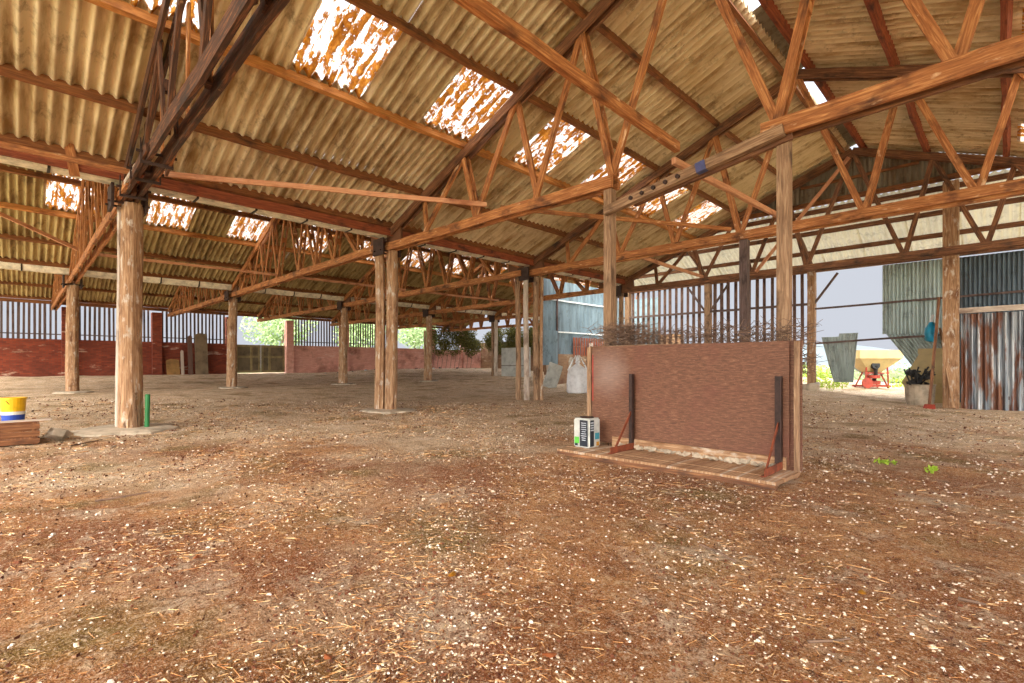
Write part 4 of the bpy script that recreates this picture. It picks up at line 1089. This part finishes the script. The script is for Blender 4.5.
def lump(x, y, r_, mat, label, grp, sq=0.5):
    bm = bm_new(); z = gzn(x, y); rock(bm, (x, y, z+r_*sq*0.7), r_, sq); o = obj('rubble_lump', bm, mat); tag(o, label, 'rubble', grp); recenter(o)
for k, (px, py, r_) in enumerate(((52, 437, 0.09), (60, 444, 0.05), (68, 436, 0.06), (84, 446, 0.04), (112, 448, 0.05))):
    x, y = P(px, py); lump(x, y, r_, M['concrete'] if k % 2 == 0 else M['slab'], '%s of the rubble lumps between the crate and stoutest post' % ('leftmost', 'second from the left', 'middle one', 'second from the right', 'rightmost')[k], 'rubble by the crate')
rs = random.Random(77)
for k in range(14):
    lump(XC+0.9+rs.random()*1.6, 14.0+k*0.98+rs.random()*0.5, rs.uniform(0.06, 0.16), M['black'] if k % 3 else M['concrete_wall'], '%s rubbish lump along the foot of the pink brick wall, counted from the gate' % ORD[k], 'rubbish along the pink wall')
# yellow bucket
ux, uy = -13.2, -0.05; uz = gz(ux, uy)
t = thing('plastic_bucket', 'yellow plastic bucket with a blue and white band behind the crate', 'bucket', (ux, uy, uz))
ux, uy, uz = ux, uy, uz+0.01
bm = bm_new(); lathe(bm, ux, uy, [(0.15, uz), (0.165, uz+0.20), (0.18, uz+0.42), (0.195, uz+0.42), (0.195, uz+0.45), (0.17, uz+0.45), (0.15, uz+0.03)], 24); obj('bucket_body', bm, M['yellow'], t, smooth=False)
bm = bm_new(); lathe(bm, ux, uy, [(0.1535, uz+0.0), (0.1635, uz+0.13), (0.1605, uz+0.13), (0.1505, uz+0.005)], 24); obj('band', bm, M['blue_label'], t)
bm = bm_new(); lathe(bm, ux, uy, [(0.1645, uz+0.13), (0.1685, uz+0.19), (0.1655, uz+0.19), (0.1615, uz+0.13)], 24); obj('band', bm, M['white_label'], t)
bm = bm_new(); tube(bm, [(ux+0.19*math.cos(a), uy+0.19*math.sin(a)*0.5-0.1, uz+0.40-0.14*math.sin(a)) for a in [math.pi*k/10 for k in range(11)]], 0.006, 6); obj('handle', bm, M['steel'], t)
# green tube beside first post
bm = bm_new(); tube(bm, [(XA+0.24, YT[0]+0.22, 0.03), (XA+0.25, YT[0]+0.23, 0.60)], 0.035, 10); o = obj('green_tube', bm, M['green_plastic']); tag(o, 'green plastic tube standing against the foot of the stoutest post', 'tube'); recenter(o)

# ------------------------------------------------------------------ right side things
# spreader in the yard
sx_, sy_ = -3.75, 23.6; sz = gzn(sx_, sy_)
t = thing('fertiliser_spreader', 'cream hopper spreader on a red frame standing in the yard beyond the opening', 'farm machine', (sx_, sy_, sz))
ax, ay = 0.7071, 0.7071      # across the view
def loc(u, v, z): return (sx_+ax*u-ay*v, sy_+ay*u+ax*v, sz+z)
bm = bm_new()
def frust(a, b):
    pts = []
    for (w, d, z) in (a, b):
        for s1, s2 in ((-1, -1), (1, -1), (1, 1), (-1, 1)): pts.append(loc(s1*w, s2*d, z))
    return pts
hull(bm, frust((0.22, 0.2, 0.62), (0.80, 0.52, 1.16))); hp = obj('hopper', bm, M['cream'], t)
bm = bm_new(); hull(bm, frust((0.83, 0.55, 1.16), (0.81, 0.53, 1.48))); obj('hopper_rim', bm, M['cream'], hp)
bm = bm_new()
for s in (-1, 1):
    for q in (-1, 1): beam(bm, loc(s*0.45, q*0.28, 0.02), loc(s*0.2, q*0.15, 0.7), 0.05, 0.05, (0, 1, 0), seg=1)
    beam(bm, loc(s*0.5, -0.32, 0.1), loc(s*0.5, 0.32, 0.1), 0.06, 0.06, seg=1)
    beam(bm, loc(s*0.45, -0.3, 0.02), loc(s*0.40, -0.3, 0.85), 0.05, 0.05, (0, 1, 0), seg=1)
beam(bm, loc(-0.5, -0.3, 0.1), loc(0.5, -0.3, 0.1), 0.06, 0.06, seg=1); beam(bm, loc(-0.5, 0.3, 0.1), loc(0.5, 0.3, 0.1), 0.06, 0.06, seg=1); beam(bm, loc(-0.45, -0.3, 0.6), loc(0.45, -0.3, 0.6), 0.05, 0.05, seg=1)
obj('frame', bm, M['red_paint'], t)
bm = bm_new(); tube(bm, [loc(-0.12, -0.42, 0.92), loc(-0.12, -0.30, 0.90)], 0.16, 14); tube(bm, [loc(-0.12, -0.4, 0.9), loc(-0.05, -0.3, 0.5), loc(0.02, -0.1, 0.3)], 0.07, 8); obj('drive_shaft', bm, M['black'], t)
bm = bm_new(); tube(bm, [loc(-0.05, -0.18, 0.40), loc(-0.05, -0.18, 0.52)], 0.22, 14); tube(bm, [loc(0, 0, 0.16), loc(0, 0, 0.3)], 0.30, 16); obj('spinner_disc', bm, M['red_paint'], t)
bm = bm_new(); tube(bm, [loc(-0.42, -0.34, 0.22), loc(-0.42, -0.40, 0.22)], 0.2, 16); obj('wheel', bm, M['red_paint'], t)
# loose sheet lying behind the spreader
bm = bm_new(); ly = bm.faces.layers.float.new('tone'); corr(bm, (sx_-0.75, sy_+0.9, sz+0.75), (0.6, 0.5, -0.5), (0.5, -0.1, 0.35), 0.9, 0.5, 0.095, 0.018, 1)
for f in bm.faces: f[ly] = 1.0
o = obj('corrugated_sheet', bm, M['green_sheet'], smooth=True); tag(o, 'small corrugated offcut propped behind the spreader', 'metal sheet', 'corrugated sheets of the far wall'); recenter(o)
# tub with rubbish, cream box, plank, bag near the thick post
qx, qy = -1.62, 16.75; qz = gz(qx, qy)
t = thing('rubbish_tub', 'worn buff tub full of black scrap beside the leaning plank', 'tub', (qx, qy, qz))
bm = bm_new(); lathe(bm, qx, qy, [(0.26, qz-0.01), (0.30, qz+0.12), (0.32, qz+0.50), (0.34, qz+0.54), (0.30, qz+0.54), (0.27, qz+0.08)], 14)
obj('tub_body', bm, M['concrete'], t)
rs = random.Random(4)
bm = bm_new()
for k in range(26): rock(bm, (qx+rs.uniform(-.24, .24), qy+rs.uniform(-.24, .24), qz+0.46+rs.random()*0.42), rs.uniform(0.05, 0.13), 0.7)
for k in range(8): tube(bm, [(qx+rs.uniform(-.2, .2), qy+rs.uniform(-.2, .2), qz+0.4), (qx+rs.uniform(-.34, .34), qy+rs.uniform(-.3, .3), qz+rs.uniform(.8, 1.0))], 0.02, 6)
o = obj('scrap', bm, M['black'], t)
qx2, qy2 = -1.50, 18.1; z = gz(qx2, qy2)
t = thing('seed_hopper', 'tall cream hopper box behind the tub and leaning plank', 'hopper', (qx2, qy2, z))
bm = bm_new()
pts = []
for (w, a, zz) in ((0.30, 0.25, 0.0), (0.62, 0.34, 0.55), (0.24, 0.30, 1.35)):
    pts += [(qx2+(s1*w if s1 < 0 else 0.40), qy2+s2*a, z+zz) for s1 in (-1, 1) for s2 in (-1, 1)]
hull(bm, pts); obj('hopper_body', bm, M['cream'], t)
bm = bm_new(); box(bm, qx2-0.26, qx2+0.42, qy2-0.33, qy2+0.33, z+1.351, z+1.50); obj('hopper_lid', bm, M['cream'], t)
px_, py_ = P(929, 409)
single('leaning_plank', (px_, py_, 0.02), (-1.20, 16.28, 2.75), 0.15, 0.05, M['truss_dark'], 'long brown plank leaning on the thick post above a red shovel blade', 'plank', None, up=(1, 0, 0))
single('leaning_plank', (px_+0.45, py_+0.22, 0.02), (-1.20, 16.55, 2.0), 0.12, 0.05, M['pole'], 'shorter grey plank leaning upright against the thick post', 'plank', None, up=(1, 0, 0))
t = thing('shovel_blade', 'flat red metal shovel blade on the ground at the foot of the leaning plank', 'shovel', (px_+0.02, py_-0.14, 0.0))
bm = bm_new(); hull(bm, [(px_-0.10, py_-0.22, 0.01), (px_+0.14, py_-0.22, 0.01), (px_+0.12, py_-0.06, 0.12), (px_-0.08, py_-0.06, 0.12), (px_-0.10, py_-0.22, 0.03), (px_+0.14, py_-0.22, 0.03)]); obj('blade', bm, M['red_paint'], t)
# cyan bag hanging on the post
gx, gy, gzc = -1.36, 16.30, 2.0
t = thing('plastic_bag', 'bright cyan plastic bag hanging from the thick post above the tub', 'bag', (gx, gy, gzc-0.35))
bm = bm_new(); lathe(bm, gx, gy, [(0.03, gzc+0.16), (0.06, gzc+0.12), (0.10, gzc+0.0), (0.13, gzc-0.14), (0.12, gzc-0.30), (0.05, gzc-0.34)], 12)
for v in bm.verts: v.co.x += 0.02*math.sin(v.co.z*25+v.co.y*30); v.co.y += 0.02*math.sin(v.co.x*33)
obj('bag_body', bm, M['cyan'], t, smooth=True)
bm = bm_new(); tube(bm, [(gx, gy, gzc+0.14), (gx+0.04, gy+0.05, gzc+0.34)], 0.03, 6); obj('bag_neck', bm, M['white_fabric'], t)
# weeds at the threshold
def weed(x, y, r, h, label, seed, grp='weeds'):
    rs = random.Random(seed); z = gzn(x, y)
    t = thing('weed_clump', label, 'weeds', (x, y, z), grp)
    bm = bm_new()
    for k in range(int(160*r/0.4)):
        a = rs.uniform(0, 6.28); q = r*rs.random()**0.6; px, py = x+math.cos(a)*q, y+math.sin(a)*q
        hh = h*rs.uniform(0.3, 1.0); d = Vector((rs.uniform(-1, 1), rs.uniform(-1, 1), rs.uniform(0.2, 1))).normalized()
        s = rs.uniform(0.03, 0.08)*max(0.5, min(1, h*3)); b = d.orthogonal().normalized(); p = Vector((px, py, z+hh))
        bm.faces.new([bm.verts.new(p-d*s), bm.verts.new(p+b*s*0.4), bm.verts.new(p+d*s), bm.verts.new(p-b*s*0.4)])
    obj('leaves', bm, M['weed'], t)
    bm = bm_new()
    for k in range(10):
        a = rs.uniform(0, 6.28); q = r*0.5*rs.random(); tube(bm, [(x+math.cos(a)*q*0.5, y+math.sin(a)*q*0.5, z-0.01), (x+math.cos(a)*q, y+math.sin(a)*q, z+h*0.8)], 0.006, 4, 0.002)
    obj('stems', bm, M['weed'], t)
weed(-4.3, 19.6, 0.55, 0.3, 'bright green weeds under the bent hanging sheet', 1)
weed(-4.9, 21.4, 0.7, 0.55, 'bright yellow-green weeds left of the spreader', 2)
weed(-2.6, 23.6, 0.6, 0.5, 'bright green weeds right of the spreader', 3)
weed(-6.2, 25.2, 0.9, 0.7, 'pale weeds seen past the post left of the opening', 4)
x, y = P(932, 473); weed(x, y, 0.06, 0.06, 'small green sprout on the earth floor at the right', 5, 'sprouts on the floor')
x, y = P(885, 463); weed(x, y, 0.11, 0.03, 'low green sprouts on the earth floor left of the small sprout', 6, 'sprouts on the floor')
# tree line and bank in the yard
tb = thing('scrub_bank', 'pale overgrown bank of scrub beyond the spreader', 'bank', (-8, 34, gz(-5, 30)))
rs = random.Random(9); bm = bm_new()
for k in range(22): foliage(bm, (-24+k*1.5, 34+rs.uniform(-1, 1), gz(-5, 30)+0.2), (1.4, 1.0, rs.uniform(0.5, 1.0)), 200, 0.13, rs, 0.2)
obj('scrub', bm, M['tree'], tb)

# ------------------------------------------------------------------ litter on the floor
rs = random.Random(21)
def scatter(n, rmax, p=1.6, left=0.0):
    out_ = []
    while len(out_) < n:
        d = 1.2 + rmax*rs.random()**p; a = rs.uniform(-0.86, 0.86)
        Z = d; X = math.tan(a)*d*0.95
        x = (X-Z)*0.7071; y = (X+Z)*0.7071
        if y > 15.5 or (x+y > -0.5 and rs.random() < left): continue
        if -4.0 < x < -1.3 and 4.6 < y < 5.45: continue
        if noise.noise(Vector((x*0.9, y*0.9, 3)))*1.2 < rs.uniform(-0.6, 0.5): continue
        out_.append((x, y))
    return out_
bm = bm_new()
for x, y in scatter(17000, 13):
    s = rs.uniform(0.002, 0.006)*(1.8 if rs.random() < 0.06 else 1)*(0.8+0.16*math.hypot(x, y)); z = gzn(x, y)+s*0.2; a = rs.uniform(0, 3.14); e = rs.uniform(0.5, 1.6)
    c, q = math.cos(a), math.sin(a)
    v = [bm.verts.new((x+dx*c*s*e-dy*q*s, y+dx*q*s*e+dy*c*s, z+dz*s*0.5)) for dx, dy, dz in ((-1, -.7, -1), (1, -.9, -1), (.8, 1, -1), (-.9, .8, -1), (-.5, -.4, 1), (.6, -.5, .8), (.4, .6, 1), (-.5, .4, .7))]
    for f in ((4, 5, 6, 7), (0, 1, 5, 4), (1, 2, 6, 5), (2, 3, 7, 6), (3, 0, 4, 7)): bm.faces.new([v[i] for i in f])
o = obj('stone_chips', bm, M['chip']); tag(o, 'pale chips of shell and stone strewn over the earth floor', 'stone chips'); o['kind'] = 'stuff'
bm = bm_new()
for x, y in scatter(9000, 13):
    s = rs.uniform(0.004, 0.011)*(0.8+0.16*math.hypot(x, y)); z = gzn(x, y)+s*0.2
    v = [bm.verts.new((x+rs.uniform(-1, 1)*s, y+rs.uniform(-1, 1)*s, z+dz*s*0.6)) for dz in (-1, -1, -1, 1, 1)]
    for f in ((0, 1, 3), (1, 2, 4), (2, 0, 3), (3, 4, 1), (3, 4, 2)):
        try: bm.faces.new([v[i] for i in f])
        except ValueError: pass
o = obj('earth_crumbs', bm, M['chip_dark']); tag(o, 'dark crumbs of dung and earth scattered over the floor', 'crumbs'); o['kind'] = 'stuff'
bm = bm_new()
for x, y in scatter(9500, 12, 1.8, 0.6):
    l = rs.uniform(0.012, 0.06)*(1.8 if rs.random() < 0.05 else 1); a = rs.gauss(0.9, 1.3); w = rs.uniform(0.0006, 0.0013)*(0.8+0.2*math.hypot(x, y)); l *= 0.8+0.12*math.hypot(x, y); z = gzn(x, y)+0.006
    dx, dy = math.cos(a)*l, math.sin(a)*l; z2 = gzn(x+dx, y+dy)+0.008
    nx, ny = -math.sin(a)*w, math.cos(a)*w
    A = [bm.verts.new(p) for p in ((x-nx, y-ny, z), (x+nx, y+ny, z), (x, y, z+w*1.4))]; B = [bm.verts.new(p) for p in ((x+dx-nx, y+dy-ny, z2), (x+dx+nx, y+dy+ny, z2), (x+dx, y+dy, z2+w*1.4))]
    for j in range(3): bm.faces.new((A[j], A[(j+1) % 3], B[(j+1) % 3], B[j]))
o = obj('straw_litter', bm, M['straw']); tag(o, 'bits of pale straw scattered over the earth floor', 'straw'); o['kind'] = 'stuff'
def leaf(px, py, s, mat, label, rz):
    x, y = P(px, py); z = gzn(x, y)+0.012; bm = bm_new()
    pts = [(0, -1), (.45, -.5), (.6, 0), (.35, .6), (0, 1.1), (-.4, .55), (-.6, 0), (-.4, -.55)]
    c = bm.verts.new((x, y, z+s*0.25)); ring = []
    for u, v in pts:
        ring.append(bm.verts.new((x+(u*math.cos(rz)-v*math.sin(rz))*s, y+(u*math.sin(rz)+v*math.cos(rz))*s, z+0.3*s*abs(v)*0.6)))
    for i in range(8): bm.faces.new((c, ring[i], ring[(i+1) % 8]))
    bmesh.ops.solidify(bm, geom=bm.faces[:], thickness=0.0015)
    o = obj('fallen_leaf', bm, mat); tag(o, label, 'leaf', 'leaves on the floor'); recenter(o)
leaf(452, 577, 0.035, M['leaf_dry'], 'yellow fallen leaf on the earth in the middle foreground', 0.6)
leaf(328, 660, 0.025, M['leaf_brown'], 'orange-brown fallen leaf near the bottom edge, left of centre', 1.6)
leaf(550, 660, 0.03, M['leaf_brown'], 'curled brown leaf near the bottom edge, right of centre', 2.4)
leaf(862, 596, 0.03, M['leaf_dry'], 'curled tan leaf on the earth at the right', 0.2)
leaf(196, 560, 0.03, M['leaf_brown'], 'brown fallen leaf on the earth at the left', 1.1)
def stick(pxa, pya, pxb, pyb, r, label):
    a = P(pxa, pya); b = P(pxb, pyb); za, zb_ = gzn(*a)+r, gzn(*b)+r; m_ = ((a[0]+b[0])/2+0.01, (a[1]+b[1])/2); zm = max((za+zb_)/2, gzn(*m_)+r)
    bm = bm_new(); tube(bm, [(a[0], a[1], za), (m_[0], m_[1], zm), (b[0], b[1], zb_)], r, 6, r*0.6)
    o = obj('stick', bm, M['twig']); tag(o, label, 'stick', 'sticks on the floor'); recenter(o)
stick(700, 546, 736, 564, 0.008, 'bare stick on the earth in front of the right end of the board')
stick(388, 578, 412, 572, 0.005, 'short twig left of the yellow leaf')
stick(852, 480, 872, 484, 0.010, 'pale stick on the earth right of the board')
stick(958, 600, 986, 606, 0.008, 'stick on the earth near the right edge')
stick(95, 500, 150, 492, 0.010, 'long twig on the earth below the stoutest post')
stick(70, 447, 102, 440, 0.012, 'dark twig on the earth between the crate and the stoutest post')
stick(808, 645, 850, 640, 0.006, 'thin twig near the bottom edge at the right')
